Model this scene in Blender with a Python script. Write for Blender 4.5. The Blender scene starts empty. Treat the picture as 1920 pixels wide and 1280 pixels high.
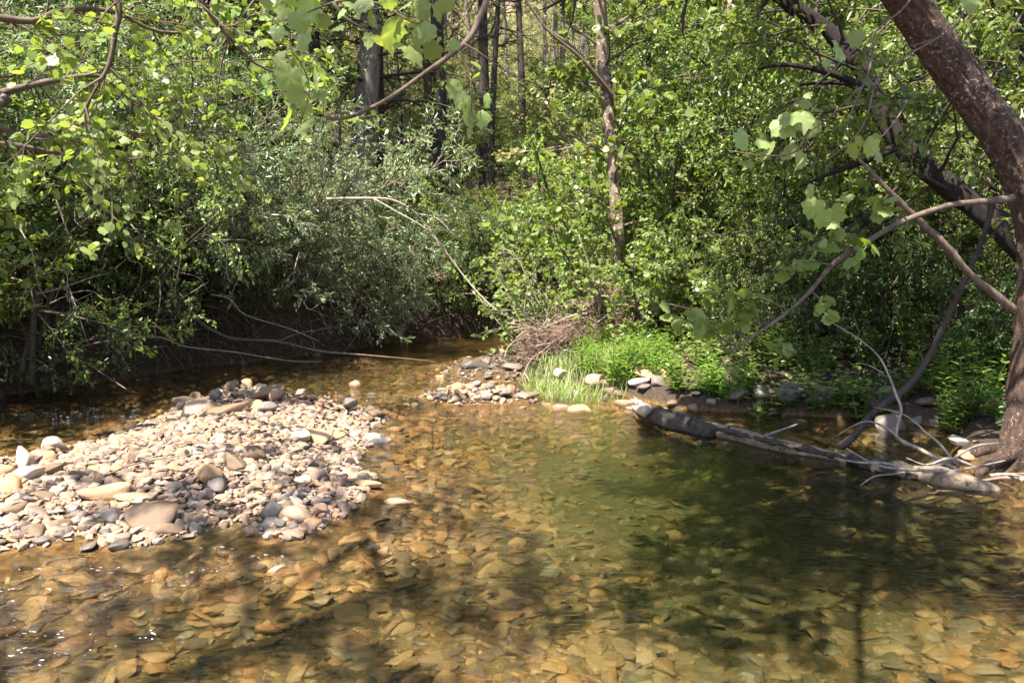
import bpy, math, random
import numpy as np
from mathutils import Euler

C = bpy.context.scene.collection
R = math.radians
rng = np.random.default_rng(11)
random.seed(5)

SUN = np.array([-.30, -.36, .88]); SUN = SUN/np.linalg.norm(SUN)      # direction towards the sun
# ------------------------------------------------------------------ camera maths
H, F, PITCH = 1.6, 1600.0, R(6.06)
cp, sp = math.cos(PITCH), math.sin(PITCH)
def ray(u, v):
    x = (u - 960) / F; k = (640 - v) / F
    return np.array([x, cp + k * sp, -sp + k * cp])
def P(u, v, d):                       # world point on a sight line at ground distance d
    r = ray(u, v)
    return np.array([0, 0, H]) + r * (d / r[1])
def G(u, v, z=0.0):                   # where a sight line meets the level z
    r = ray(u, v)
    return np.array([0, 0, H]) + r * ((z - H) / r[2])

# ------------------------------------------------------------------ helpers: mesh and objects
def link(o, parent=None):
    C.objects.link(o)
    if parent is not None: o.parent = parent
    return o
def mesh_np(name, verts, loops, starts, totals, mat, smooth=True, mats=None, midx=None):
    me = bpy.data.meshes.new(name)
    nv, nl, nf = len(verts), len(loops), len(starts)
    me.vertices.add(nv); me.loops.add(nl); me.polygons.add(nf)
    me.vertices.foreach_set('co', np.asarray(verts, np.float32).ravel())
    me.loops.foreach_set('vertex_index', np.asarray(loops, np.int32))
    me.polygons.foreach_set('loop_start', np.asarray(starts, np.int32))
    me.polygons.foreach_set('loop_total', np.asarray(totals, np.int32))
    for m in (mats or [mat]): me.materials.append(m)
    if midx is not None: me.polygons.foreach_set('material_index', np.asarray(midx, np.int32))
    me.polygons.foreach_set('use_smooth', np.full(nf, smooth, bool))
    me.update(calc_edges=True)
    return me
class MB:
    """collects pieces of one mesh"""
    def __init__(s): s.v = []; s.l = []; s.t = []; s.n = 0
    def add(s, verts, faces):
        verts = np.asarray(verts, float)
        for f in faces:
            s.l.append(np.asarray(f, np.int64) + s.n); s.t.append(np.array([len(f)]))
        s.v.append(verts); s.n += len(verts)
    def add_uniform(s, verts, faces):           # faces: (n,k) array
        faces = np.asarray(faces, np.int64)
        s.l.append((faces + s.n).ravel()); s.t.append(np.full(len(faces), faces.shape[1]))
        s.v.append(np.asarray(verts, float)); s.n += len(verts)
    def mesh(s, name, mat, smooth=True):
        if not s.v: s.add([(0,0,0),(0,0,.001),(0,.001,0)], [(0,1,2)])
        v = np.concatenate(s.v); l = np.concatenate(s.l); t = np.concatenate(s.t)
        st = np.concatenate([[0], np.cumsum(t)[:-1]])
        return mesh_np(name, v, l, st, t, mat, smooth)
    def obj(s, name, mat, parent=None, smooth=True):
        return link(bpy.data.objects.new(name, s.mesh(name, mat, smooth)), parent)
    def tube(s, pts, rad, sides=5, cap=True, rough=0.0, rs=None):
        pts = np.asarray(pts, float); n = len(pts)
        rad = np.broadcast_to(np.asarray(rad, float), (n,))
        tan = np.gradient(pts, axis=0); tan /= np.linalg.norm(tan, axis=1)[:, None] + 1e-9
        ref = np.array([0.31, 0.2, 0.93]) if abs(tan[0, 2]) < .8 else np.array([.9, .3, .1])
        a = np.cross(tan, ref); a /= np.linalg.norm(a, axis=1)[:, None] + 1e-9
        b = np.cross(tan, a)
        th = np.linspace(0, 2 * np.pi, sides, endpoint=False)
        rr = rad[:, None] * np.ones(sides)[None]
        if rough:
            rr = rr * (1 + rough * (rs or rng).normal(size=rr.shape))
        vs = pts[:, None] + rr[..., None] * (np.cos(th)[None, :, None] * a[:, None] + np.sin(th)[None, :, None] * b[:, None])
        i = np.arange(n - 1)[:, None] * sides; j = np.arange(sides)[None]; k = (j + 1) % sides
        q = np.stack([i + j, i + k, i + sides + k, i + sides + j], -1).reshape(-1, 4)
        vv = vs.reshape(-1, 3); base = s.n
        s.add_uniform(vv, q)
        if cap:
            s.l.append(base + np.arange(sides)[::-1]); s.t.append(np.array([sides]))
            s.l.append(base + (n - 1) * sides + np.arange(sides)); s.t.append(np.array([sides]))
    def leaves(s, pos, axis, nor, size, tv, tf):
        """stamp the template (tv verts x=side y=axis z=normal, tf faces of one length) many times"""
        pos = np.asarray(pos); 
        if len(pos) == 0: return
        axis = axis / (np.linalg.norm(axis, axis=1)[:, None] + 1e-9)
        side = np.cross(axis, nor); side /= np.linalg.norm(side, axis=1)[:, None] + 1e-9
        nn = np.cross(side, axis)
        size = np.broadcast_to(size, (len(pos),))
        V = pos[:, None] + size[:, None, None] * (tv[None, :, 0:1] * side[:, None] + tv[None, :, 1:2] * axis[:, None] + tv[None, :, 2:3] * nn[:, None])
        k = len(tv)
        Fs = tf[None] + (np.arange(len(pos)) * k)[:, None, None]
        s.add_uniform(V.reshape(-1, 3), Fs.reshape(-1, tf.shape[1]))

def tag(o, label=None, cat=None, group=None, kind=None):
    if label: o['label'] = label
    if cat: o['category'] = cat
    if group: o['group'] = group
    if kind: o['kind'] = kind
    return o
def empty(name, loc, label, cat, group=None, rz=0):
    o = bpy.data.objects.new(name, None); o.empty_display_size = .1
    link(o); o.location = loc; o.rotation_euler = (0, 0, rz)
    return tag(o, label, cat, group)
def part(name, me, parent):
    return link(bpy.data.objects.new(name, me), parent)

# ------------------------------------------------------------------ materials
def new_mat(name):
    m = bpy.data.materials.new(name); m.use_nodes = True
    nt = m.node_tree; nt.nodes.clear()
    return m, nt
class NT:
    def __init__(s, nt): s.nt = nt
    def n(s, typ, **kw):
        nd = s.nt.nodes.new(typ)
        for k, v in kw.items():
            if k.startswith('i_'):
                key = k[2:]; key = int(key) if key.isdigit() else key.replace('_', ' ')
                nd.inputs[key].default_value = v
            else: setattr(nd, k, v)
        return nd
    def l(s, a, b): s.nt.links.new(a, b)
    def ramp(s, fac, stops, interp='LINEAR'):
        nd = s.nt.nodes.new('ShaderNodeValToRGB'); cr = nd.color_ramp; cr.interpolation = interp
        while len(cr.elements) < len(stops): cr.elements.new(.5)
        for e, (p, c) in zip(cr.elements, stops):
            e.position = p; e.color = (*c, 1) if len(c) == 3 else c
        s.l(fac, nd.inputs[0]); return nd.outputs[0]
    def math(s, op, a, b=None, clamp=False):
        nd = s.nt.nodes.new('ShaderNodeMath'); nd.operation = op; nd.use_clamp = clamp
        for i, x in enumerate((a, b)):
            if x is None: continue
            if isinstance(x, (int, float)): nd.inputs[i].default_value = x
            else: s.l(x, nd.inputs[i])
        return nd.outputs[0]
    def mix(s, fac, a, b, blend='MIX'):
        nd = s.nt.nodes.new('ShaderNodeMix'); nd.data_type = 'RGBA'; nd.blend_type = blend
        for i, x in ((0, fac), (6, a), (7, b)):
            if isinstance(x, (int, float)): nd.inputs[i].default_value = x
            elif isinstance(x, tuple): nd.inputs[i].default_value = (*x, 1)
            else: s.l(x, nd.inputs[i])
        return nd.outputs[2]

def leaf_mat(name, cols, trans, tmix=.38, rough=.42, spec=.5):
    """cols: colour stops picked per leaf; trans: tint of light passing through"""
    m, nt = new_mat(name); k = NT(nt)
    geo = k.n('ShaderNodeNewGeometry'); oi = k.n('ShaderNodeObjectInfo')
    col = k.ramp(geo.outputs['Random Per Island'], [(i / max(1, len(cols) - 1), c) for i, c in enumerate(cols)])
    hsv = k.n('ShaderNodeHueSaturation')
    k.l(col, hsv.inputs['Color'])
    k.l(k.math('ADD', k.math('MULTIPLY', oi.outputs['Random'], .03), .485), hsv.inputs['Hue'])
    k.l(k.math('ADD', k.math('MULTIPLY', oi.outputs['Random'], .4), .8), hsv.inputs['Value'])
    p = k.n('ShaderNodeBsdfPrincipled'); p.inputs['Roughness'].default_value = rough
    p.inputs['Specular IOR Level'].default_value = spec
    k.l(hsv.outputs[0], p.inputs['Base Color'])
    t = k.n('ShaderNodeBsdfTranslucent')
    k.l(k.mix(1.0, hsv.outputs[0], trans, 'MULTIPLY'), t.inputs['Color'])
    mx = k.n('ShaderNodeMixShader'); mx.inputs[0].default_value = tmix
    k.l(p.outputs[0], mx.inputs[1]); k.l(t.outputs[0], mx.inputs[2])
    o = k.n('ShaderNodeOutputMaterial'); k.l(mx.outputs[0], o.inputs['Surface'])
    return m

def bark_mat(name, dark, light, fleck=None, scale=14, stretch=.25, bump=.35, fleck_amt=.62):
    m, nt = new_mat(name); k = NT(nt)
    tc = k.n('ShaderNodeTexCoord'); mp = k.n('ShaderNodeMapping'); mp.inputs['Scale'].default_value = (1, 1, stretch)
    k.l(tc.outputs['Object'], mp.inputs[0])
    n1 = k.n('ShaderNodeTexNoise', i_Scale=scale, i_Detail=6.0, i_Roughness=.65); k.l(mp.outputs[0], n1.inputs['Vector'])
    v1 = k.n('ShaderNodeTexVoronoi', i_Scale=scale * 1.6); v1.feature = 'DISTANCE_TO_EDGE'; k.l(mp.outputs[0], v1.inputs['Vector'])
    crack = k.math('MULTIPLY', v1.outputs['Distance'], 6.0, True)
    k.l(k.mix(.25, mp.outputs[0], n1.outputs[1], 'ADD'), v1.inputs['Vector'])
    h = k.math('ADD', k.math('MULTIPLY', n1.outputs[0], .86), k.math('MULTIPLY', crack, .12))
    col = k.ramp(h, [(.3, dark), (.72, light)])
    if fleck:
        n2 = k.n('ShaderNodeTexNoise', i_Scale=scale * 1.5, i_Detail=6.0, i_Roughness=.7); k.l(tc.outputs['Object'], n2.inputs['Vector'])
        n3 = k.n('ShaderNodeTexNoise', i_Scale=2.2, i_Detail=2.0); k.l(tc.outputs['Object'], n3.inputs['Vector'])
        fm = k.math('ADD', n2.outputs[0], k.math('MULTIPLY', k.math('SUBTRACT', n3.outputs[0], .5), .25))
        fk = k.ramp(fm, [(fleck_amt, (0, 0, 0)), (fleck_amt + .03, (1, 1, 1))])
        col = k.mix(fk, col, fleck)
    p = k.n('ShaderNodeBsdfPrincipled'); p.inputs['Roughness'].default_value = .85
    p.inputs['Specular IOR Level'].default_value = .25
    k.l(col, p.inputs['Base Color'])
    bp = k.n('ShaderNodeBump'); bp.inputs['Strength'].default_value = bump; bp.inputs['Distance'].default_value = .04
    k.l(h, bp.inputs['Height']); k.l(bp.outputs[0], p.inputs['Normal'])
    o = k.n('ShaderNodeOutputMaterial'); k.l(p.outputs[0], o.inputs['Surface'])
    return m

def stone_mat(name, stops, rough=.8, spec=.3, spots=.5, algae=False):
    m, nt = new_mat(name); k = NT(nt)
    geo = k.n('ShaderNodeNewGeometry'); oi = k.n('ShaderNodeObjectInfo'); tc = k.n('ShaderNodeTexCoord')
    fr = k.math('FRACT', k.math('ADD', geo.outputs['Random Per Island'], k.math('MULTIPLY', oi.outputs['Random'], 7.31)))
    col = k.ramp(fr, stops, 'CONSTANT')
    n1 = k.n('ShaderNodeTexNoise', i_Scale=9.0, i_Detail=5.0, i_Roughness=.65); k.l(geo.outputs['Position'], n1.inputs['Vector'])
    n2 = k.n('ShaderNodeTexNoise', i_Scale=45.0, i_Detail=4.0, i_Roughness=.7); k.l(geo.outputs['Position'], n2.inputs['Vector'])
    g = k.ramp(n1.outputs[0], [(.3, (.72, .68, .66)), (.7, (1.2, 1.16, 1.08))])
    col = k.mix(spots, col, g, 'MULTIPLY')
    g2 = k.ramp(n2.outputs[0], [(.35, (.75, .73, .72)), (.6, (1.1, 1.1, 1.1))])
    col = k.mix(spots, col, g2, 'MULTIPLY')
    if algae:                              # silt and algae settled where the pool is deep
        sx = k.n('ShaderNodeSeparateXYZ'); k.l(geo.outputs['Position'], sx.inputs[0])
        mr = k.n('ShaderNodeMapRange'); mr.inputs[1].default_value = -.08; mr.inputs[2].default_value = -.30; k.l(sx.outputs['Z'], mr.inputs[0])
        n4 = k.n('ShaderNodeTexNoise', i_Scale=1.6, i_Detail=4.0); k.l(geo.outputs['Position'], n4.inputs['Vector'])
        am = k.math('MULTIPLY', k.ramp(n4.outputs[0], [(.36,(.25,.25,.25)),(.6,(1,1,1))]), k.math('ADD', k.math('MULTIPLY', mr.outputs[0], .75), .12))
        col = k.mix(am, col, (.05,.064,.032))
    p = k.n('ShaderNodeBsdfPrincipled'); p.inputs['Roughness'].default_value = rough
    p.inputs['Specular IOR Level'].default_value = spec
    k.l(col, p.inputs['Base Color'])
    bp = k.n('ShaderNodeBump'); bp.inputs['Strength'].default_value = .35; bp.inputs['Distance'].default_value = .01
    k.l(n2.outputs[0], bp.inputs['Height']); k.l(bp.outputs[0], p.inputs['Normal'])
    o = k.n('ShaderNodeOutputMaterial'); k.l(p.outputs[0], o.inputs['Surface'])
    return m

M = {}
M['willow'] = leaf_mat('willow_leaf', [(.16,.21,.10),(.22,.275,.14),(.31,.36,.25),(.18,.235,.10)], (1.1,1.15,.55), .42, .32, .6)
M['green'] = leaf_mat('green_leaf', [(.10,.155,.04),(.15,.205,.055),(.2,.255,.08),(.12,.175,.045)], (1.25,1.25,.5), .46, .36, .5)
M['bright'] = leaf_mat('bright_leaf', [(.13,.21,.035),(.19,.27,.05),(.23,.3,.075),(.15,.23,.04)], (1.25,1.2,.45), 0.50, .4, .5)
M['lobed'] = leaf_mat('lobed_leaf', [(.15,.215,.05),(.2,.27,.08),(.25,.31,.12),(.17,.24,.06)], (1.3,1.25,.4), 0.50, .34, .35)
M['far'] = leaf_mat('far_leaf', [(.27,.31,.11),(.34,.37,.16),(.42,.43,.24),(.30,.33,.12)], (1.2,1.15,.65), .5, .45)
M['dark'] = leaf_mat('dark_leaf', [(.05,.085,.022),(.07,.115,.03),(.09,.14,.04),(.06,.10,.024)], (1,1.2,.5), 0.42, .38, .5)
M['needle'] = leaf_mat('pine_needle', [(.09,.125,.05),(.12,.16,.07),(.15,.18,.08)], (1,1.1,.6), 0.38, .45, .5)
M['herb'] = leaf_mat('herb_leaf', [(.11,.2,.035),(.16,.26,.05),(.21,.3,.08),(.12,.21,.04)], (1.2,1.25,.45), 0.48, .38, .5)
M['grass'] = leaf_mat('grass_blade', [(.16,.25,.05),(.24,.33,.09),(.32,.40,.14),(.38,.38,.22),(.2,.3,.07),(.36,.30,.19)], (1.2,1.2,.6), .45, .4, .5)
M['litter'] = leaf_mat('dead_leaf', [(.13,.075,.05),(.22,.14,.1),(.3,.2,.15),(.09,.05,.03)], (1.1,.9,.6), .12, .7, .2)

M['bark_dark'] = bark_mat('dark_bark', (.018,.013,.011), (.075,.058,.05), None, 16)
M['bark_grey'] = bark_mat('grey_bark', (.07,.055,.045), (.26,.21,.175), None, 14)
M['bark_snag'] = bark_mat('peeling_bark', (.06,.042,.03), (.24,.17,.12), (.42,.35,.28), 10, .15, .4, .56)
M['bark_big'] = bark_mat('flecked_bark', (.025,.015,.011), (.19,.118,.086), (.42,.35,.30), 26, .45, 1.0, .60)
M['bark_black'] = bark_mat('black_bark', (.010,.007,.006), (.05,.035,.03), (.3,.26,.23), 30, .45, .9, .66)
M['twig'] = bark_mat('twig_bark', (.045,.03,.022), (.17,.125,.095), None, 25, .5, .2)
M['stem_dark'] = bark_mat('dark_stem', (.02,.014,.01), (.075,.055,.042), None, 25, .5, .2)
M['dead_wood'] = bark_mat('bleached_wood', (.10,.078,.062), (.32,.265,.22), None, 30, .1, .25)
M['driftwood'] = bark_mat('driftwood', (.11,.066,.048), (.33,.225,.17), None, 30, .1, .25)
M['bare_log'] = bark_mat('bare_wood', (.10,.072,.048), (.27,.205,.145), (.06,.042,.03), 16, .4, .5, .6)
M['log_bark'] = bark_mat('log_bark', (.018,.014,.012), (.095,.078,.066), None, 18, 1, .8)
M['splint'] = bark_mat('fresh_split_wood', (.22,.17,.13), (.44,.37,.30), None, 25, .2, .3)

dry = [(0,(0.267,0.185,0.125)),(.13,(0.206,0.142,0.103)),(.26,(0.310,0.232,0.163)),(.38,(.175,.122,.092)),(.48,(0.275,0.172,0.099)),(.58,(0.241,0.159,0.125)),(.66,(0.335,0.258,0.185)),(.74,(.125,.092,.072)),(.82,(0.249,0.150,0.095)),(.9,(0.224,0.176,0.146))]
wet = [(0,(0.179,0.078,0.021)),(.13,(0.108,0.056,0.020)),(.26,(0.215,0.100,0.027)),(.38,(0.072,0.041,0.019)),(.48,(0.194,0.073,0.016)),(.6,(0.129,0.068,0.024)),(.72,(0.243,0.122,0.038)),(.82,(0.050,0.029,0.016)),(.9,(0.158,0.056,0.016))]
wet = [(0,(.23,.125,.045)),(.13,(.15,.095,.045)),(.26,(.28,.165,.06)),(.38,(.10,.07,.042)),(.48,(.25,.12,.036)),(.6,(.17,.11,.052)),(.72,(.32,.20,.085)),(.82,(.075,.052,.035)),(.9,(.21,.095,.035))]
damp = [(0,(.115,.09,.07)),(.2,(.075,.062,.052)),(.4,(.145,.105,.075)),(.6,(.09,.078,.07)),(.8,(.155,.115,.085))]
M['stone_dry'] = stone_mat('dry_stone', dry)
M['stone_bed'] = stone_mat('bed_stone', wet, .5, .3, .5, True)
M['stone_damp_shade'] = stone_mat('damp_shade_stone', damp, .5, .35)  # for wet stones, and for gravel with shade put into its colour
M['stone_tan'] = stone_mat('tan_stone', [(0,(.35,.225,.125)),(.5,(.33,.21,.115))], .8)
M['stone_slab'] = stone_mat('brown_stone', [(0,(.15,.10,.062)),(.5,(.135,.092,.058))], .7)
M['stone_white'] = stone_mat('pale_stone', [(0,(.40,.34,.28)),(.5,(.41,.335,.26))], .8)
M['stone_rust'] = stone_mat('rust_stone', [(0,(.29,.18,.12)),(.5,(.30,.205,.14))], .6)
M['stone_grey'] = stone_mat('grey_stone', [(0,(.165,.138,.12)),(.5,(.135,.112,.10))], .6)

def ground_mat():
    m, nt = new_mat('bank_soil'); k = NT(nt)
    geo = k.n('ShaderNodeNewGeometry'); sx = k.n('ShaderNodeSeparateXYZ'); k.l(geo.outputs['Position'], sx.inputs[0])
    z = sx.outputs['Z']
    n1 = k.n('ShaderNodeTexNoise', i_Scale=1.3, i_Detail=6.0); k.l(geo.outputs['Position'], n1.inputs['Vector'])
    n2 = k.n('ShaderNodeTexNoise', i_Scale=26.0, i_Detail=5.0, i_Roughness=.75); k.l(geo.outputs['Position'], n2.inputs['Vector'])
    v = k.n('ShaderNodeTexVoronoi', i_Scale=34.0); k.l(geo.outputs['Position'], v.inputs['Vector'])
    litter = k.ramp(n2.outputs[0], [(.3,(.09,.055,.038)),(.5,(.19,.125,.095)),(.68,(.30,.21,.17))])
    soil = k.ramp(n2.outputs[0], [(.3,(.02,.014,.010)),(.65,(.075,.052,.036))])
    fl = k.ramp(k.math('ADD', z, k.math('MULTIPLY', n1.outputs[0], .8)), [(1.0/1,(0,0,0)),(1.0,(1,1,1))])
    up = k.n('ShaderNodeMapRange'); up.inputs[1].default_value = 1.0; up.inputs[2].default_value = 2.0
    k.l(k.math('ADD', z, k.math('MULTIPLY', n1.outputs[0], .6)), up.inputs[0])
    land = k.mix(up.outputs[0], soil, litter)
    bedc = k.ramp(v.outputs['Color'], [(.2,(.07,.039,.015)),(.5,(.125,.067,.021)),(.8,(.195,.10,.031))])
    bedc = k.mix(.6, bedc, k.ramp(n2.outputs[0], [(.3,(.5,.5,.45)),(.7,(1.1,1.05,.9))]), 'MULTIPLY')
    algae = k.ramp(n1.outputs[0], [(.42,(0,0,0)),(.62,(1,1,1))])
    dz = k.n('ShaderNodeMapRange'); dz.inputs[1].default_value = -.10; dz.inputs[2].default_value = -.32; k.l(z, dz.inputs[0])
    bedc = k.mix(k.math('ADD', k.math('MULTIPLY', algae, .35), k.math('MULTIPLY', dz.outputs[0], .5)), bedc, (.055,.07,.034))
    wz = k.n('ShaderNodeMapRange'); wz.inputs[1].default_value = .0; wz.inputs[2].default_value = .06; k.l(z, wz.inputs[0])
    col = k.mix(wz.outputs[0], bedc, land)
    p = k.n('ShaderNodeBsdfPrincipled'); p.inputs['Roughness'].default_value = .9; p.inputs['Specular IOR Level'].default_value = .2
    k.l(col, p.inputs['Base Color'])
    bp = k.n('ShaderNodeBump'); bp.inputs['Strength'].default_value = .7; bp.inputs['Distance'].default_value = .04
    k.l(n2.outputs[0], bp.inputs['Height']); k.l(bp.outputs[0], p.inputs['Normal'])
    o = k.n('ShaderNodeOutputMaterial'); k.l(p.outputs[0], o.inputs['Surface'])
    return m
M['ground'] = ground_mat()

RIFFLES = [(*G(190,775)[:2],1.9,.7),(*G(690,742)[:2],1.5,.5),(*G(60,1150)[:2],1.0,1.0),(*G(1040,750)[:2],.7,.3),(*G(330,1075)[:2],.5,.4),(*G(880,715)[:2],1.0,.4)]
def water_mat():
    m, nt = new_mat('stream_water'); k = NT(nt)
    geo = k.n('ShaderNodeNewGeometry')
    mask = None
    for (x, y, rx, ry) in RIFFLES:
        mp = k.n('ShaderNodeMapping'); mp.vector_type = 'TEXTURE'
        mp.inputs['Location'].default_value = (x, y, 0); mp.inputs['Scale'].default_value = (rx, ry, 1)
        k.l(geo.outputs['Position'], mp.inputs[0])
        ln = k.n('ShaderNodeVectorMath', operation='LENGTH'); k.l(mp.outputs[0], ln.inputs[0])
        mr = k.n('ShaderNodeMapRange'); mr.inputs[1].default_value = 1.0; mr.inputs[2].default_value = .25
        k.l(ln.outputs['Value'], mr.inputs[0])
        mask = mr.outputs[0] if mask is None else k.math('MAXIMUM', mask, mr.outputs[0])
    nb = k.n('ShaderNodeTexNoise', i_Scale=3.0, i_Detail=3.0); k.l(geo.outputs['Position'], nb.inputs['Vector'])
    mask = k.math('MULTIPLY', mask, k.ramp(nb.outputs[0], [(.4,(.1,.1,.1)),(.58,(1,1,1))]))
    # slow swell + fine cross-stream ripples + broken riffle water
    n0 = k.n('ShaderNodeTexNoise', i_Scale=2.2, i_Detail=2.0); k.l(geo.outputs['Position'], n0.inputs['Vector'])
    mp = k.n('ShaderNodeMapping'); mp.inputs['Scale'].default_value = (5, 22, 1); mp.inputs['Rotation'].default_value = (0,0,R(6))
    k.l(geo.outputs['Position'], mp.inputs[0])
    n1 = k.n('ShaderNodeTexNoise', i_Scale=1.5, i_Detail=2.5, i_Distortion=.6); k.l(mp.outputs[0], n1.inputs['Vector'])
    n2 = k.n('ShaderNodeTexNoise', i_Scale=17.0, i_Detail=4.0, i_Roughness=.62); k.l(geo.outputs['Position'], n2.inputs['Vector'])
    patch = k.n('ShaderNodeTexNoise', i_Scale=.8, i_Detail=2.0); k.l(geo.outputs['Position'], patch.inputs['Vector'])
    pm = k.ramp(patch.outputs[0], [(.38,(.25,.25,.25)),(.6,(1,1,1))])
    h = k.math('ADD', k.math('MULTIPLY', n0.outputs[0], .02), k.math('MULTIPLY', k.math('MULTIPLY', n1.outputs[0], .010), pm))
    h = k.math('ADD', h, k.math('MULTIPLY', k.math('MULTIPLY', n2.outputs[0], .04), mask))
    bp = k.n('ShaderNodeBump'); bp.inputs['Strength'].default_value = 1; bp.inputs['Distance'].default_value = 1.0
    k.l(h, bp.inputs['Height'])
    fr = k.n('ShaderNodeFresnel'); fr.inputs['IOR'].default_value = 1.33; k.l(bp.outputs[0], fr.inputs['Normal'])
    tr = k.n('ShaderNodeBsdfTransparent')
    gl = k.n('ShaderNodeBsdfGlossy'); gl.inputs['Roughness'].default_value = .06; k.l(bp.outputs[0], gl.inputs['Normal'])
    rf = k.n('ShaderNodeBsdfRefraction'); rf.inputs['IOR'].default_value = 1.1; rf.inputs['Roughness'].default_value = 0; k.l(bp.outputs[0], rf.inputs['Normal'])
    th = k.n('ShaderNodeMixShader'); th.inputs[0].default_value = .28; k.l(tr.outputs[0], th.inputs[1]); k.l(rf.outputs[0], th.inputs[2])
    mx = k.n('ShaderNodeMixShader'); k.l(fr.outputs[0], mx.inputs[0]); k.l(th.outputs[0], mx.inputs[1]); k.l(gl.outputs[0], mx.inputs[2])
    va = k.n('ShaderNodeVolumeAbsorption'); va.inputs['Color'].default_value = (.56,.60,.33,1); va.inputs['Density'].default_value = 1.3
    o = k.n('ShaderNodeOutputMaterial'); k.l(mx.outputs[0], o.inputs['Surface']); k.l(va.outputs[0], o.inputs['Volume'])
    return m
M['water'] = water_mat()

# ------------------------------------------------------------------ terrain
WPOLY = np.array([(-6.4,-14),(-6.8,0),(-6.5,4),(-6.0,7),(-5.6,9.3),(-4.9,10.5),(-4.2,11.7),(-2.9,13.4),(-2.0,15.0),(-0.6,16.2),(1.5,16.8),(5,17.2),(14,17.5),
    (14,14.8),(5,14.6),(1.6,14.6),(.6,13.6),(.3,12.4),(.12,11.3),(.35,10.3),(1.1,9.55),(1.8,8.6),(2.7,8.2),(3.7,8.1),(3.95,7.4),(3.45,6.5),(3.6,5.6),(4.0,4.5),(4.4,2),(4.2,-14)])
BAR = np.array([G(u,v)[:2] for u,v in [(-260,930),(-120,900),(0,893),(60,868),(150,845),(210,830),(300,790),(370,752),(500,742),(560,760),(650,768),(715,790),(670,812),(675,840),(640,870),(700,912),(650,945),(600,985),(545,1005),(490,1000),(470,975),(400,985),(330,1008),(240,1022),(170,1002),(60,1020),(-60,1035),(-260,1060)]])
BAR2 = np.array([G(u,v)[:2] for u,v in [(795,748),(850,728),(920,726),(980,742),(990,752),(930,756),(850,757)]])
BAR3 = np.array([G(u,v)[:2] for u,v in [(835,700),(870,680),(930,664),(990,658),(1010,690),(960,715),(900,712)]])
CREST = np.array([G(u,v)[:2] for u,v in [(340,790),(372,760),(500,748),(560,765),(640,775),(700,790),(690,800),(560,795),(450,800)]])
RIDGE = np.array([G(u,v)[:2] for u,v in [(-200,925),(0,900),(60,872),(150,850),(150,880),(70,925),(-100,965)]])
def sdf(px, py, poly):
    d2 = np.full(px.shape, 1e9); inside = np.zeros(px.shape, bool)
    n = len(poly)
    for i in range(n):
        ax, ay = poly[i]; bx, by = poly[(i+1) % n]
        ex, ey = bx-ax, by-ay; wx, wy = px-ax, py-ay
        t = np.clip((wx*ex+wy*ey)/(ex*ex+ey*ey), 0, 1)
        d2 = np.minimum(d2, (wx-ex*t)**2+(wy-ey*t)**2)
        c = ((ay <= py) != (by <= py))
        with np.errstate(divide='ignore', invalid='ignore'):
            xi = ax + (py-ay)*ex/np.where(ey == 0, 1e-9, ey)
        inside ^= c & (px < xi)
    d = np.sqrt(d2); return np.where(inside, d, -d)
def ss(a, b, x):
    t = np.clip((x-a)/(b-a), 0, 1); return t*t*(3-2*t)
_w = np.random.default_rng(3)
_K = [(_w.normal(size=2)*f, _w.uniform(0, 6.28), a) for f, a in ((.5,.10),(.9,.08),(1.7,.05),(3,.03),(3.4,.025),(6,.012),(7,.012),(11,.007)) for _ in (0,1)]
def bumps(x, y):
    return sum(a*np.sin(x*k[0]+y*k[1]+p) for k, p, a in _K)
def height(x, y):
    x = np.asarray(x, float); y = np.asarray(y, float)
    wob = bumps(x*1.6+3, y*1.6)*.8
    s = sdf(x, y, WPOLY) + wob*.5
    nb = bumps(x, y)
    depth = .05 + .10*ss(0, 1.6, s) + .20*np.exp(-(((x-1.9)/2.0)**2+((y-6.0)/2.1)**2)) + .05*ss(3,-1,y)
    bed = np.minimum(-depth - .17*nb*ss(0,.8,s), -.02*ss(0,.2,s))
    d = np.maximum(-s, 0)
    wr = ss(-1, .6, x)*ss(16, 14.2, y)
    left = .85*ss(0, .55, d) + .13*np.minimum(d, 6)
    right = .10*ss(0,.12,d) + .22*ss(.1, 1.6, d) + .16*np.minimum(d, 6)
    t = np.maximum(y-17, 0); hill = .12*t + .0035*t*t
    side = .16*np.maximum(np.abs(x)-9, 0) + .12*np.maximum(-y-6, 0)
    land = left*(1-wr) + right*wr + hill + side + nb*.45*ss(.2, 2.0, d)
    land -= .03*ss(.15,0,d)
    z = np.where(s > 0, bed, land)
    for poly, hh, wd in ((BAR,.13,.8),(BAR2,.05,.35),(BAR3,.015,.5),(CREST,.20,.45),(RIDGE,.22,.4)):
        b = sdf(x, y, poly) + wob*.25
        bz = np.where(b > 0, .02 + hh*ss(0, wd, b) + .03*nb, .02 + .22*b)
        z = np.maximum(z, bz)
    return z
def T(x, y): return float(height(np.array([x]), np.array([y]))[0])

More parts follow.
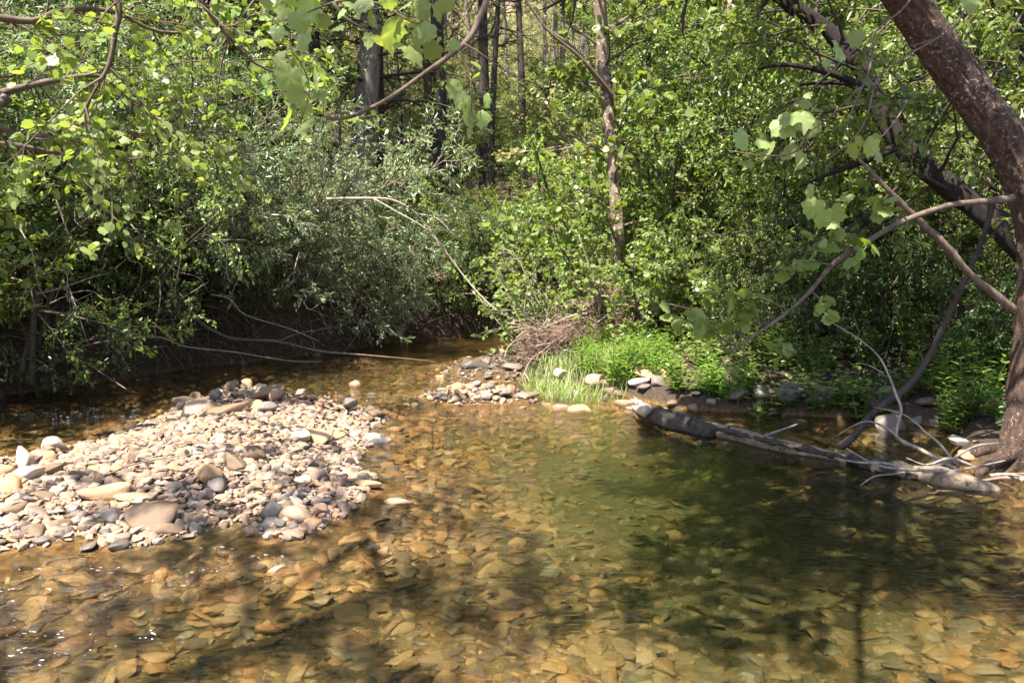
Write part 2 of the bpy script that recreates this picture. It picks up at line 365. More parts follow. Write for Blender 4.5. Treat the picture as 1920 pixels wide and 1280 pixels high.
def axis(lo, hi, step, far_lo, far_hi, g=1.16):
    a = list(np.arange(lo, hi+1e-6, step))
    s = step
    while a[-1] < far_hi: s *= g; a.append(a[-1]+s)
    s = step; b = []
    c = a[0]
    while c > far_lo: s *= g; c -= s; b.append(c)
    return np.array(b[::-1]+a)
xs = axis(-7.5, 6.5, .07, -170, 170); ys = axis(2.0, 18.5, .07, -60, 190)
X, Y = np.meshgrid(xs, ys)
Z = height(X, Y)
nx, ny = len(xs), len(ys)
idx = np.arange(nx*ny).reshape(ny, nx)
q = np.stack([idx[:-1,:-1], idx[:-1,1:], idx[1:,1:], idx[1:,:-1]], -1).reshape(-1, 4)
me = mesh_np('ground', np.stack([X, Y, Z], -1).reshape(-1, 3), q.ravel(), np.arange(len(q))*4, np.full(len(q), 4), M['ground'])
ground = link(bpy.data.objects.new('ground', me)); tag(ground, kind='structure')

# water body: a closed block, its top the surface
wb = MB()
x0, x1, y0, y1, zb = -9, 15, -14, 19, -1.6
wb.add([(x0,y0,0),(x1,y0,0),(x1,y1,0),(x0,y1,0),(x0,y0,zb),(x1,y0,zb),(x1,y1,zb),(x0,y1,zb)],
       [(0,1,2,3),(7,6,5,4),(0,4,5,1),(1,5,6,2),(2,6,7,3),(3,7,4,0)])
tag(wb.obj('stream_water', M['water'], smooth=False), kind='structure')

# ------------------------------------------------------------------ stones
def ico(sub):
    import bmesh
    bm = bmesh.new(); bmesh.ops.create_icosphere(bm, subdivisions=sub, radius=1)
    v = np.array([x.co[:] for x in bm.verts]); f = np.array([[y.index for y in x.verts] for x in bm.faces]); bm.free()
    return v, f
ICO = {s: ico(s) for s in (1, 2, 3)}
def stone_shape(r, sub=2, flat=.5, cuts=9, angular=.8, ymin=.65):
    v, f = ICO[sub]; v = v.copy()
    for _ in range(cuts):
        n = r.normal(size=3); n /= np.linalg.norm(n); d = r.uniform(min(.5, angular-.16), angular)
        e = v @ n - d
        v -= np.where(e > 0, e, 0)[:, None]*n*.92
    k = r.normal(size=(4, 3))*2.2
    v *= (1 + .05*sum(np.sin(v @ kk + i) for i, kk in enumerate(k)))[:, None]
    if sub == 3:
        k = r.normal(size=(5, 3))*7
        v *= (1 + .016*sum(np.sin(v @ kk + i) for i, kk in enumerate(k)))[:, None]
    v *= np.array([1, r.uniform(ymin, .95), flat*r.uniform(.8, 1.2)])
    v -= (v.max(0)+v.min(0))/2
    return v/np.abs(v[:, :2]).max(), f
sr = np.random.default_rng(21)
SHAPES3 = [stone_shape(sr, 3, f, 20, .64) for f in (.42,.5,.6,.7,.35,.55,.8,.48,.62,.3,.66,.52)]
SHAPES2 = [stone_shape(sr, 2, f, 14, .66) for f in (.25,.35,.45,.55,.6,.4,.3,.5,.6,.45)]
SHAPES1 = [stone_shape(sr, 1, f, 4) for f in (.3,.4,.5,.6,.45,.35)]
FLAT2 = [stone_shape(sr, 3, f, 18, .62, .42) for f in (.16,.2,.25,.3,.22,.28,.18,.33,.2,.24)]
FLAT1 = [stone_shape(sr, 2, f, 15, .62, .42) for f in (.2,.25,.3,.36,.22,.28)]
STONE_ME = {}
def stone_mesh(i, mat):
    key = (i, mat)
    if key not in STONE_ME:
        v, f = SHAPES3[i]; b = MB(); b.add_uniform(v, f); STONE_ME[key] = b.mesh('stone', M[mat])
    return STONE_ME[key]
def stone(x, y, z, s, mat, label, group=None, i=None, rot=None, sc=None, name='stone', cat='stone'):
    i = int(sr.integers(len(SHAPES3))) if i is None else i
    o = link(bpy.data.objects.new(name, stone_mesh(i, mat)))
    o.location = (x, y, z)
    o.rotation_euler = rot if rot is not None else (sr.normal(0,.18), sr.normal(0,.18), sr.uniform(0,6.28))
    k = sc if sc is not None else (1, 1, 1)
    o.scale = (s*k[0], s*k[1], s*k[2])
    return tag(o, label, cat, group)
def rotmats(r, n, tilt):
    rz = r.uniform(0, 2*np.pi, n); tx = r.normal(0, tilt, n); ty = r.normal(0, tilt, n)
    c, s = np.cos(rz), np.sin(rz)
    Rz = np.zeros((n,3,3)); Rz[:,0,0]=c; Rz[:,0,1]=-s; Rz[:,1,0]=s; Rz[:,1,1]=c; Rz[:,2,2]=1
    Rx = np.zeros((n,3,3)); Rx[:,0,0]=1; Rx[:,1,1]=np.cos(tx); Rx[:,1,2]=-np.sin(tx); Rx[:,2,1]=np.sin(tx); Rx[:,2,2]=np.cos(tx)
    Ry = np.zeros((n,3,3)); Ry[:,1,1]=1; Ry[:,0,0]=np.cos(ty); Ry[:,0,2]=np.sin(ty); Ry[:,2,0]=-np.sin(ty); Ry[:,2,2]=np.cos(ty)
    return Rx @ Ry @ Rz
def scatter_stones(mb, r, x, y, z, s, shapes, tilt=.2):
    pick = r.integers(0, len(shapes), len(x))
    RM = rotmats(r, len(x), tilt)
    for j, (v, f) in enumerate(shapes):
        m = np.nonzero(pick == j)[0]
        if len(m) == 0: continue
        st = r.uniform(.8, 1.25, (len(m), 1, 3))
        V = np.einsum('nij,nkj->nki', RM[m], (v[None]*st))*s[m][:, None, None] + np.stack([x[m], y[m], z[m]], -1)[:, None]
        Fs = f[None] + (np.arange(len(m))*len(v))[:, None, None]
        mb.add_uniform(V.reshape(-1, 3), Fs.reshape(-1, 3))
def sample(r, n, poly_test, box):
    out = []
    while sum(len(o) for o in out) < n:
        x = r.uniform(box[0], box[1], n); y = r.uniform(box[2], box[3], n)
        k = poly_test(x, y); out.append(np.stack([x[k], y[k]], -1))
    return np.concatenate(out)[:n]
_ds = np.concatenate([np.arange(2.5, 20, .02), np.arange(20, 60, .1)])
def hit(u, v):                         # where a sight line first meets ground or water
    r = ray(u, v); p = np.array([0, 0, H])[None]+r[None]*(_ds/r[1])[:, None]
    g = np.maximum(height(p[:,0], p[:,1]), 0); k = np.nonzero(p[:,2] <= g)[0]
    i = k[0] if len(k) else len(p)-1
    return np.array([p[i,0], p[i,1], g[i]])
barbox = (BAR[:,0].min(), BAR[:,0].max(), BAR[:,1].min(), BAR[:,1].max())
# named stones first -------------------------------------------------
placed = []
def put(u, v, s, mat, label, i=None, sc=None, rot=None, lift=.35, zoff=None, group=None):
    p = hit(u, v); z0 = max(T(p[0], p[1]), -.05)
    placed.append((p[0], p[1], s))
    zz = z0 + s*lift*(sc[2] if sc else 1)
    return stone(p[0], p[1], zz, s, mat, label, group, i, rot, sc)
put(283, 985, .15, 'stone_slab', 'flat brown slab leaning at the front edge of the gravel bar', 4, (1.05,.85,.6), (R(20),R(-6),R(10)), .6)
put(312, 1000, .09, 'stone_slab', 'small brown stone wedged against the flat brown slab', 1, (1.1,.8,.7), (0,0,.2))
put(195, 938, .145, 'stone_tan', 'orange tan boulder in the middle of the pale gravel bar', 7, (1.1,.7,.8), (R(8),0,.1))
put(250, 938, .09, 'stone_tan', 'pale tan block touching the orange tan boulder', 2, (1.2,.7,.7), (0,R(4),.1))
put(45, 880, .13, 'stone_white', 'big pale stone on the left ridge of the gravel bar', 3, (1,.8,1), None)
put(92, 872, .085, 'stone_tan', 'upright tan stone behind the cracked brown one on the left ridge', 6, (.9,.7,1.1), None)
put(86, 893, .1, 'stone_slab', 'brown stone with a dark hollow under it on the left ridge', 2, (1.1,.7,.9), None)
put(45, 905, .12, 'stone_white', 'pale wedge stone low on the left ridge of the bar', 10, (1.1,.8,.8), None)
put(20, 918, .11, 'stone_tan', 'pale tan stone nearest the left edge of the bar', 1, (1.2,.8,.8), None)
put(377, 780, .165, 'stone_rust', 'large reddish brown rock at the upper end of the gravel bar', 5, (1.15,.75,.8), (R(12),R(-16),.4), .3)
put(420, 779, .19, 'stone_slab', 'long brown rock leaning beside the large reddish one', 8, (1.3,.6,.6), (R(10),R(-20),.35), .3)
put(455, 769, .13, 'stone_tan', 'tan angular rock on the crest of the gravel bar', 2, (1.1,.7,.75), (R(10),R(-12),.3), .4)
put(498, 752, .14, 'stone_slab', 'long rounded rock topmost on the crest of the bar', 0, (1.4,.6,.75), (0,R(-16),.2), .8)
put(519, 756, .1, 'stone_rust', 'pinkish stone beside the topmost long rock', 6, (1,.8,.9), None, .8)
put(503, 776, .115, 'stone_grey', 'blue grey pointed stone below the crest of the bar', 10, (.9,.8,1.0), (R(20),0,.8), .4)
put(487, 776, .1, 'stone_tan', 'squat tan stone left of the blue grey pointed stone', 5, None, None, .4)
put(345, 760, .11, 'stone_damp_shade', 'dark wet rock at the shaded upper corner of the bar', 3, (1.1,.8,1), None, .4)
put(405, 752, .09, 'stone_grey', 'rounded grey rock behind the large reddish rock', 6, None, None, .5)
put(440, 882, .115, 'stone_slab', 'grey brown wedge standing up in the middle of the bar', 11, (1.25,.6,.9), (R(20),R(24),-.4), .5)
put(478, 868, .085, 'stone_slab', 'dark hollowed stone behind the grey brown wedge', 6, (1,.8,1.1), None, .6)
put(395, 905, .15, 'stone_tan', 'long pale tan stone pointing at the camera on the bar', 1, (.55,1.5,.7), (R(-14),0,.35), .5)
put(407, 925, .085, 'stone_grey', 'dark rounded cobble at the foot of the long pale stone', 6, None, None, .5)
put(390, 935, .075, 'stone_grey', 'smooth pale grey cobble beside the dark rounded cobble', 3, None, None, .4)
put(708, 828, .115, 'stone_white', 'white rock standing alone in the water off the bar', 8, (1.1,.8,.9), (0,0,.1), .35)
put(692, 827, .06, 'stone_tan', 'small tan stone touching the lone white rock', 6, None, None, .35)
put(667, 822, .07, 'stone_white', 'square pale stone in the water near the lone white rock', 2, (.8,.7,1.1), (0,0,.3), .5)
put(595, 828, .14, 'stone_tan', 'broad cream rock on the right shoulder of the bar', 7, (1.2,.8,.9), None, .35)
put(563, 826, .11, 'stone_white', 'cream rock joined to the broad cream rock on its left', 8, None, None, .35)
put(640, 822, .11, 'stone_tan', 'cream rock right of the broad cream rock at the water', 1, (1.2,.8,.8), None, .3)
put(560, 982, .105, 'stone_rust', 'large purplish cobble on the front spur of the bar', 6, (1.05,.8,.8), (0,R(20),.3), .4)
put(514, 975, .075, 'stone_damp_shade', 'dark wet block on the front spur of the bar', 5, (1,.8,1.1), (0,R(20),.3), .5)
put(602, 968, .06, 'stone_rust', 'chestnut brown round cobble at the tip of the front spur', 6, None, None, .6)
put(588, 988, .055, 'stone_tan', 'cream cobble right of the large purplish cobble', 3, None, None, .4)
put(560, 1001, .05, 'stone_tan', 'small greenish tan cobble in front of the purplish cobble', 8, None, None, .2)
put(517, 1052, .05, 'stone_white', 'single pale stone breaking the water before the front spur', 9, (1.1,.6,1), (0,R(-25),.4), .1)
put(700, 1019, .04, 'stone_grey', 'small white flecked stone breaking the water in midstream', 6, None, None, .4)
put(718, 1020, .035, 'stone_tan', 'tiny yellow stone beside the white flecked one in midstream', 3, None, None, .3)
put(690, 914, .075, 'stone_tan', 'flat cream stone at the right tip of the bar', 9, (1.3,.8,1), (0,0,.1), .3)
put(745, 938, .08, 'stone_rust', 'flat orange stone just awash right of the bar', 9, (1.3,.8,1), (0,0,.05), .3)
put(1088, 767, .12, 'stone_tan', 'rounded tan boulder in the shallows before the grassy point', 6, (1.15,.8,.85), (0,0,.1), .25)
put(1057, 761, .11, 'stone_rust', 'reddish low stone left of the tan boulder in the shallows', 1, (1.2,.8,.7), (0,0,.0), .25)
put(1040, 759, .06, 'stone_tan', 'small ochre stone leftmost of the trio in the shallows', 3, None, None, .2)
put(1175, 752, .13, 'stone_rust', 'flat reddish stone by the splintered end of the log', 9, (1.2,.8,1), (0,0,.1), .2)
put(1125, 725, .17, 'stone_rust', 'pink flat topped boulder in the grass at the water edge', 1, (1.1,.8,.8), (0,0,.1), .3)
put(1082, 732, .07, 'stone_white', 'small white stone in the grass left of the pink boulder', 3, None, None, .3)
put(1048, 706, .12, 'stone_white', 'pale stone half hidden in grass on the point', 8, None, None, .3)
put(1225, 707, .2, 'stone_tan', 'large pale slab on the bank right of the grass', 4, (1.2,.9,.7), (R(12),0,.2), .3)
put(1200, 722, .12, 'stone_white', 'pale tan block in front of the large pale bank slab', 2, None, None, .3)
put(990, 745, .12, 'stone_damp_shade', 'dark wet cobble at the right tip of the midstream stones', 2, (1.2,.8,.8), (0,0,.1), .3)
put(890, 690, .16, 'stone_damp_shade', 'dark flat boulder at the head of the pool in shade', 1, (1.3,.8,.8), (0,0,.1), .3)
put(912, 683, .10, 'stone_grey', 'grey boulder behind the dark flat boulder', 7, None, None, .3)
put(962, 695, .12, 'stone_grey', 'grey slab beside the driftwood pile at the water', 4, (1.2,.8,1), (0,0,.1), .4)
put(940, 665, .1, 'stone_tan', 'pale stone on top of the shaded gravel by the driftwood', 3, None, None, .5)
put(1802, 838, .11, 'stone_white', 'white rock wedged beside the foot of the big leaning tree', 8, (1.2,.8,.75), (0,R(10),.2), .5)
put(1815, 862, .07, 'stone_tan', 'tan stone between the white rock and the tree foot', 3, None, None, .5)
put(1668, 805, .17, 'stone_damp_shade', 'dark boulder under the bank behind the bent branch', 10, (.9,.9,1.1), None, .4)
put(665, 720, .09, 'stone_rust', 'rusty stone standing out of the shaded riffle', 6, None, None, .3)
# groups of lookalike stones ---------------------------------------
def free(x, y, s, k=.75):
    for (a, b, t) in placed:
        if (a-x)**2+(b-y)**2 < (k*(s+t))**2: return False
    return True
def fill(poly, n, smin, smax, mats, labels, group, margin, seed, lift=.3, box=None):
    r = np.random.default_rng(seed); c = 0; tries = 0
    bx = box or (poly[:,0].min(), poly[:,0].max(), poly[:,1].min(), poly[:,1].max())
    while c < n and tries < 20000:
        tries += 1
        x = r.uniform(bx[0], bx[1]); y = r.uniform(bx[2], bx[3])
        if abs(x) > .66*y + .2: continue
        b = float(sdf(np.array([x]), np.array([y]), poly)[0])
        if b < margin: continue
        s = smin + (smax-smin)*r.random()**2.2
        if not free(x, y, s): continue
        placed.append((x, y, s)); j = int(r.integers(len(mats)))
        stone(x, y, T(x, y)+s*lift, s, mats[j], labels[j], group)
        c += 1
G1 = 'loose stones on the gravel bar'
fill(BAR, 30, .04, .08, ['stone_dry'], ['sun bleached stone lying among pebbles on the gravel bar'], G1, .1, 31)
crest = np.array([G(u,v)[:2] for u,v in [(330,775),(380,745),(500,738),(560,755),(650,765),(720,785),(700,800),(560,785),(420,795)]])
fill(crest, 36, .055, .115, ['stone_dry','stone_grey','stone_slab'], ['pale cobble piled on the crest of the gravel bar','grey cobble piled on the crest of the gravel bar','brown cobble piled on the crest of the gravel bar'], 'cobbles piled on the crest of the bar', 0, 32, .6)
front = np.array([G(u,v)[:2] for u,v in [(-100,960),(100,965),(300,985),(360,1000),(330,1030),(230,1040),(100,1020),(-100,1040)]])
fill(front, 30, .04, .085, ['stone_damp_shade','stone_grey','stone_slab'], ['dark wet cobble along the front edge of the bar','grey cobble along the front edge of the bar','brown cobble along the front edge of the bar'], 'cobbles along the front edge of the bar', 0, 33, .25)
spur = np.array([G(u,v)[:2] for u,v in [(500,975),(560,955),(620,950),(630,970),(590,1000),(560,1015),(510,1010)]])
fill(spur, 22, .03, .055, ['stone_grey','stone_dry','stone_damp_shade'], ['grey cobble heaped on the front spur of the bar','pale cobble heaped on the front spur of the bar','wet dark cobble heaped on the front spur of the bar'], 'cobbles heaped on the front spur', 0, 34, .6)
left = np.array([G(u,v)[:2] for u,v in [(-100,905),(0,890),(90,862),(150,850),(130,890),(60,930),(-100,960)]])
fill(left, 14, .05, .09, ['stone_white','stone_tan'], ['pale stone on the left ridge of the bar','tan stone on the left ridge of the bar'], 'stones on the left ridge of the bar', 0, 35, .5)
fill(BAR2, 34, .045, .085, ['stone_dry','stone_grey','stone_tan'], ['pale stone in the midstream stone heap','grey stone in the midstream stone heap','tan stone in the midstream stone heap'], 'stones of the midstream heap', -.05, 37, .55)
fill(BAR3, 16, .035, .08, ['stone_damp_shade','stone_grey'], ['dark cobble on the shaded gravel left of the driftwood','grey cobble on the shaded gravel left of the driftwood'], 'cobbles on the shaded gravel', -.05, 38, .4)
edge = np.array([(.8,9.5),(1.6,8.5),(2.6,8.0),(3.6,7.95),(3.85,7.4),(4.2,7.4),(4.0,8.3),(2.8,8.45),(1.95,8.9),(1.15,9.8)])
fill(edge, 40, .06, .17, ['stone_damp_shade','stone_slab','stone_grey'], ['dark wet stone at the foot of the right bank','brown stone at the foot of the right bank','grey stone at the foot of the right bank'], 'stones at the foot of the right bank', 0, 39, .45)
edge2 = np.array([(-5.7,8.6),(-5.2,9.3),(-4.6,10.7),(-3.9,11.9),(-2.7,13.3),(-1.9,14.8),(-2.2,15.0),(-3.1,13.7),(-4.4,12),(-5.2,10.6),(-6,9.2)])
fill(edge2, 4, .06, .12, ['stone_damp_shade'], ['dark stone at the foot of the shaded left bank'], 'stones at the foot of the left bank', 0, 40, .3)
# fine gravel of the bars
pr = np.random.default_rng(50)
gv = MB()
pts = sample(pr, 19000, lambda x, y: (sdf(x, y, BAR) > -.08) & (np.abs(x) < .68*y+.3), barbox)
s = .007 + .040*pr.random(len(pts))**2.8
scatter_stones(gv, pr, pts[:,0], pts[:,1], height(pts[:,0], pts[:,1])+s*.3, s, SHAPES2, .3)
def small_bar(poly, n, mb):
    b = (poly[:,0].min()-.1, poly[:,0].max()+.1, poly[:,1].min()-.1, poly[:,1].max()+.1)
    pts = sample(pr, n, lambda x, y: sdf(x, y, poly) > -.1, b)
    s = .012 + .035*pr.random(len(pts))**2
    scatter_stones(mb, pr, pts[:,0], pts[:,1], height(pts[:,0], pts[:,1])+s*.3, s, SHAPES2, .3)
small_bar(BAR2, 400, gv)
tag(gv.obj('gravel', M['stone_dry'], smooth=False), 'pale mixed gravel covering the bar and the midstream heap', 'gravel', kind='stuff')
gv = MB(); small_bar(BAR3, 450, gv)  # the shade over this spit is painted into the darker gravel tone
tag(gv.obj('shade_toned_gravel', M['stone_damp_shade'], smooth=False), 'grey gravel with painted-in shade left of the driftwood pile', 'gravel', kind='stuff')
# stream bed: biggest stones are things, the rest one mass
br = np.random.default_rng(60)
inwater = lambda x, y: (height(x, y) < -.03) & (np.abs(x) < .68*y+.3)
pts = sample(br, 38000, inwater, (-7, 4.2, 2.8, 13))
pts = pts[br.random(len(pts)) < np.clip(6.5/pts[:,1], .25, 1)**.7]
s = .010 + .068*br.random(len(pts))**3.4
hz_ = height(pts[:,0], pts[:,1]); kp = br.random(len(pts)) < np.clip(1.3+hz_*3.6, .2, 1); pts = pts[kp]; s = s[kp]
order = np.argsort(-s/pts[:,1])
big = order[:150]; rest = order[150:]
bed = MB(); hz = height(pts[:,0], pts[:,1])
near = rest[pts[rest,1] < 7]; far_ = rest[pts[rest,1] >= 7]
scatter_stones(bed, br, pts[near,0], pts[near,1], hz[near]+s[near]*.1, s[near], FLAT1, .2)
scatter_stones(bed, br, pts[far_,0], pts[far_,1], hz[far_]+s[far_]*.08, s[far_], SHAPES1, .16)
tag(bed.obj('streambed_gravel', M['stone_bed'], smooth=False), 'ochre flat stones and gravel paving the streambed under clear water', 'gravel', kind='stuff')
FLATME = []
for v, f in FLAT2:
    b = MB(); b.add_uniform(v, f); FLATME.append(b.mesh('bed_stone', M['stone_bed']))
for j in big:
    o = link(bpy.data.objects.new('bed_stone', FLATME[int(br.integers(len(FLATME)))]))
    o.location = (pts[j,0], pts[j,1], hz[j]+s[j]*.1); o.scale = (s[j]*1.15,)*3
    o.rotation_euler = (br.normal(0,.14), br.normal(0,.14), br.uniform(0,6.28))
    tag(o, 'flat ochre stone lying on the streambed under clear water', 'stone', 'larger flat stones of the streambed')

# ------------------------------------------------------------------ leaf templates
LANCE = (np.array([(0,0,0),(.13,.45,.04),(0,1,-.08),(-.13,.45,.04)]), np.array([(0,1,2),(0,2,3)]))
OVAL = (np.array([(0,0,0),(.24,.3,.06),(.2,.72,.03),(0,1,-.1),(-.2,.72,.03),(-.24,.3,.06)]), np.array([(0,1,2,3),(0,3,4,5)]))
_o = [(0,0),(.2,-.08),(.40,.06),(.42,.22),(.54,.40),(.42,.54),(.38,.74),(.2,.80),(0,1.0)]
_o = _o + [(-x, y) for x, y in _o[-2:0:-1]]
LOBED = (np.array([(x, y, .12*abs(x)-.22*(x*x+(y-.3)**2)) for x, y in [(0,.3)]+_o]), np.array([(0, i+1, (i+1) % len(_o)+1) for i in range(len(_o))]))
_f = [(0,0),(.14,-.09),(.30,-.07),(.45,.05),(.44,.15),(.50,.25),(.62,.40),(.53,.46),(.50,.55),(.40,.60),(.39,.70),(.31,.84),(.21,.82),(.11,.91),(0,1.06)]
_f = _f + [(-x, y) for x, y in _f[-2:0:-1]]
def _fine():
    ring = np.array(_f); mid = ring*.55+np.array([0,.3])*.45
    v2 = np.vstack([[(0,.3)], mid, ring]); n = len(ring)
    z = .10*np.abs(v2[:,0]) - .32*(v2[:,0]**2+(v2[:,1]-.25)**2) - .02*np.cos(v2[:,0]*20)
    fs = [(0, 1+i, 1+(i+1) % n) for i in range(n)]
    for i in range(n):
        j = (i+1) % n
        fs += [(1+i, 1+n+i, 1+n+j), (1+i, 1+n+j, 1+j)]
    return np.column_stack([v2, z]), np.array(fs)
BIGLEAF = _fine()
_nd = []
_nf = []
for i in range(9):
    a = i*2.4; el = .5+.35*math.sin(i*1.7); d = np.array([math.cos(a)*math.sin(el+.4), math.cos(el+.4), math.sin(a)*math.sin(el+.4)])
    sd = np.cross(d, (0.3,.1,.9)); sd /= np.linalg.norm(sd)
    b = len(_nd); _nd += [sd*.018, -sd*.018, d]; _nf.append((b, b+1, b+2))
NEEDLE = (np.array(_nd), np.array(_nf))
BLADE = (np.array([(-.02,0,0),(.02,0,0),(.018,.4,.04),(-.018,.4,.04),(.012,.75,.14),(-.012,.75,.14),(0,1,.3),(.001,1,.3)]), np.array([(0,1,2,3),(3,2,4,5),(5,4,7,6)]))

# ------------------------------------------------------------------ plant growth
UP = np.array([0, 0, 1.0])
def unit(v): return v/(np.linalg.norm(v)+1e-9)
def path(r, p, d, L, n, wander, trop):
    pts = [p]; st = L/(n-1); d = unit(d)
    for _ in range(n-1):
        d = unit(d + r.normal(0, wander, 3) + UP*trop)
        p = p + d*st; pts.append(p)
    return np.array(pts)
class Plant:
    def __init__(s): s.tubes = []; s.lp = []; s.la = []
    def grow(s, r, p, d, L, rad, lvl, specs):
        sp_ = specs[lvl]
        pts = path(r, p, d, L, sp_.get('n', 5), sp_.get('wander', .15), sp_.get('trop', 0))
        t = np.linspace(0, 1, len(pts))
        s.tubes.append((pts, rad*(1-sp_.get('taper', .75)*t), sp_.get('sides', 4)))
        s.sprout(r, pts, L, rad, lvl, specs)
    def sprout(s, r, pts, L, rad, lvl, specs, t0=None):
        sp_ = specs[lvl]
        def at(t):
            f = t*(len(pts)-1); i = min(int(f), len(pts)-2); return pts[i]+(pts[i+1]-pts[i])*(f-i), unit(pts[i+1]-pts[i])
        if 'leaves' in sp_:
            k = sp_['leaves']; tt = r.uniform(sp_.get('l0', .1), 1, k)
            for t in tt:
                p, d = at(t); s.lp.append(p); s.la.append(d)
        if lvl+1 < len(specs):
            c = specs[lvl+1]; k = c['count']; t0 = sp_.get('t0', .2) if t0 is None else t0
            az = r.uniform(0, 6.28)
            for j in range(k):
                t = t0+(1-t0)*(j+r.random())/k
                p, d = at(t); az += 2.4+r.normal(0, .3)
                a = np.cross(d, UP); a = unit(a) if np.linalg.norm(a) > .05 else np.array([1., 0, 0]); b = np.cross(d, a)
                out = a*math.cos(az)+b*math.sin(az)
                if c.get('flat'): out = unit(out*np.array([1, 1, 1-c['flat']]))
                ang = R(r.uniform(*c['ang']))
                nd = unit(d*math.cos(ang)+out*math.sin(ang))
                l = c['len']*L*r.uniform(.7, 1.15)*(1-c.get('short', .45)*t) if c.get('rel', True) else c['len']*r.uniform(.7, 1.2)
                s.grow(r, p, nd, l, min(rad*c.get('rr', .5), rad*.8), lvl+1, specs)
    def wood(s, mb=None, minr=.0):
        mb = mb or MB()
        for pts, rd, sides in s.tubes: mb.tube(pts, np.maximum(rd, .0022), sides, cap=False)
        return mb
    def foliage(s, r, tpl, size, droop=.3, spread=.9, flat=.6, jit=.02, mb=None):
        mb = mb or MB(); n = len(s.lp)
        p = np.array(s.lp)+r.normal(0, jit, (n, 3)); a = np.array(s.la)
        ax = a*.7+r.normal(0, spread, (n, 3))*.7-UP*droop
        nr = UP*flat+r.normal(0, .55, (n, 3))
        mb.leaves(p, ax, nr, size*r.uniform(.65, 1.25, n), *tpl)
        return mb

PROTO = {}
def proto(key, wood, foliage, wm, lm):
    PROTO[key] = (wood.mesh(key+'_stem', M[wm]), foliage.mesh(key+'_leaves', M[lm]))
def shrub_proto(key, seed, stems, hgt, lean, specs, tpl, size, wm, lm, droop=.3, spread=.9, flat=.6):
    r = np.random.default_rng(seed); pl = Plant()
    for i in range(stems):
        az = i*2.4+r.normal(0, .4); ln = R(r.uniform(*lean))
        d = np.array([math.cos(az)*math.sin(ln), math.sin(az)*math.sin(ln), math.cos(ln)])
        pl.grow(r, np.array([math.cos(az)*.12, math.sin(az)*.12, -.1]), d, hgt*r.uniform(.7, 1.1), .02*hgt/3+.008, 0, specs)
    proto(key, pl.wood(), pl.foliage(r, tpl, size, droop, spread, flat), wm, lm)
    return pl
def W(n1, n2, lv, trop=-.03, l1=.5, l2=.4):
    return [dict(n=8, wander=.09, trop=-.02, t0=.12, sides=5), dict(count=n1, n=6, ang=(25, 65), len=l1, rr=.45, wander=.13, trop=trop, t0=.1),
            dict(count=n2, n=4, ang=(25, 60), len=l2, rr=.45, wander=.15, trop=trop, leaves=lv, l0=.05)]
for i in range(4):
    shrub_proto('willow%d' % i, 100+i, 8, 3.0, (12, 62), W(11, 10, 18), LANCE, .078, 'twig', 'willow', .15, .55, .5)
for i in range(4):
    shrub_proto('alder%d' % i, 120+i, 7, 3.2, (8, 48), W(10, 9, 13), [OVAL, LANCE, OVAL, (OVAL[0]*np.array([.75, 1, 1]), OVAL[1])][i], [.056, .08, .045, .064][i], ['stem_dark', 'twig'][i % 2], ['green', 'green', 'bright', 'dark'][i], [.35, .5, .2, .4][i], .9, .7)
for i in range(3):
    shrub_proto('maple%d' % i, 140+i, 5, 3.2, (10, 50), W(9, 7, 8), LOBED, .085, 'twig', 'lobed', .4, .9, .7)
for i in range(3):
    shrub_proto('bright%d' % i, 150+i, 7, 2.2, (12, 55), W(9, 8, 13), OVAL, .05, 'twig', 'bright', .2, .8, .9)
for i in range(2):
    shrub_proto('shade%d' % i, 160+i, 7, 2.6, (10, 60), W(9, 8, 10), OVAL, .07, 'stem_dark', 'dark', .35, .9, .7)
shrub_proto('thin0', 170, 7, 1.9, (15, 60), W(6, 4, 5), LOBED, .06, 'dead_wood', 'lobed', .3, .9, .8)
shrub_proto('thin1', 171, 7, 2.2, (15, 55), W(6, 5, 5), LOBED, .065, 'dead_wood', 'lobed', .3, .9, .8)

# trees with a trunk: (trunk mesh, crown mesh)
def tree_proto(key, seed, hgt, rad, bare, nb, bl, ang, specs, tpl, size, wm, lm, lean=0, wander=.025, droop=.25, spread=.9, flat=.7, dead=0):
    r = np.random.default_rng(seed); pl = Plant()
    n = 14; pts = path(r, np.array([0, 0, -.4]), np.array([lean*r.normal(), lean*r.normal(), 1]), hgt, n, wander, .02)
    t = np.linspace(0, 1, n); rd = rad*(1-.8*t); rd[0] *= 1.5; rd[1] *= 1.05
    pl.tubes.append((pts, rd, 9))
    dd = [dict(t0=bare), dict(count=nb, n=7, ang=ang, len=bl, rel=False, rr=.28, wander=.12, trop=-.02, t0=.15, sides=5)] + specs
    pl.sprout(r, pts, hgt, rad, 0, dd)
    wood = pl.wood()
    for _ in range(dead):                       # dead snags below the crown
        tt = r.uniform(.08, bare+.15); f = tt*(n-1); i = int(f); p = pts[i]+(pts[i+1]-pts[i])*(f-i)
        a = r.uniform(0, 6.28); dl = r.uniform(.6, 2.2)
        q_ = path(r, p, np.array([math.cos(a), math.sin(a), r.uniform(-.35, .3)]), dl, 6, .12, -.02)
        wood.tube(q_, np.linspace(.025, .006, 6), 4, cap=False)
        for _k in range(4):
            j = int(r.integers(1, 5)); e = path(r, q_[j], unit(q_[j]-q_[j-1])+r.normal(0, .6, 3), dl*.35, 4, .15, 0)
            wood.tube(e, np.linspace(.008, .003, 4), 3, cap=False)
    proto(key, wood, pl.foliage(r, tpl, size, droop, spread, flat), wm, lm)
def TS(n1, n2, lv, l1=.45, l2=.45, flat=.5):
    return [dict(count=n1, n=5, ang=(25, 60), len=l1, rr=.5, wander=.14, trop=-.02, t0=.2, flat=flat),
            dict(count=n2, n=4, ang=(25, 60), len=l2, rr=.5, wander=.15, trop=-.02, leaves=lv, flat=flat)]
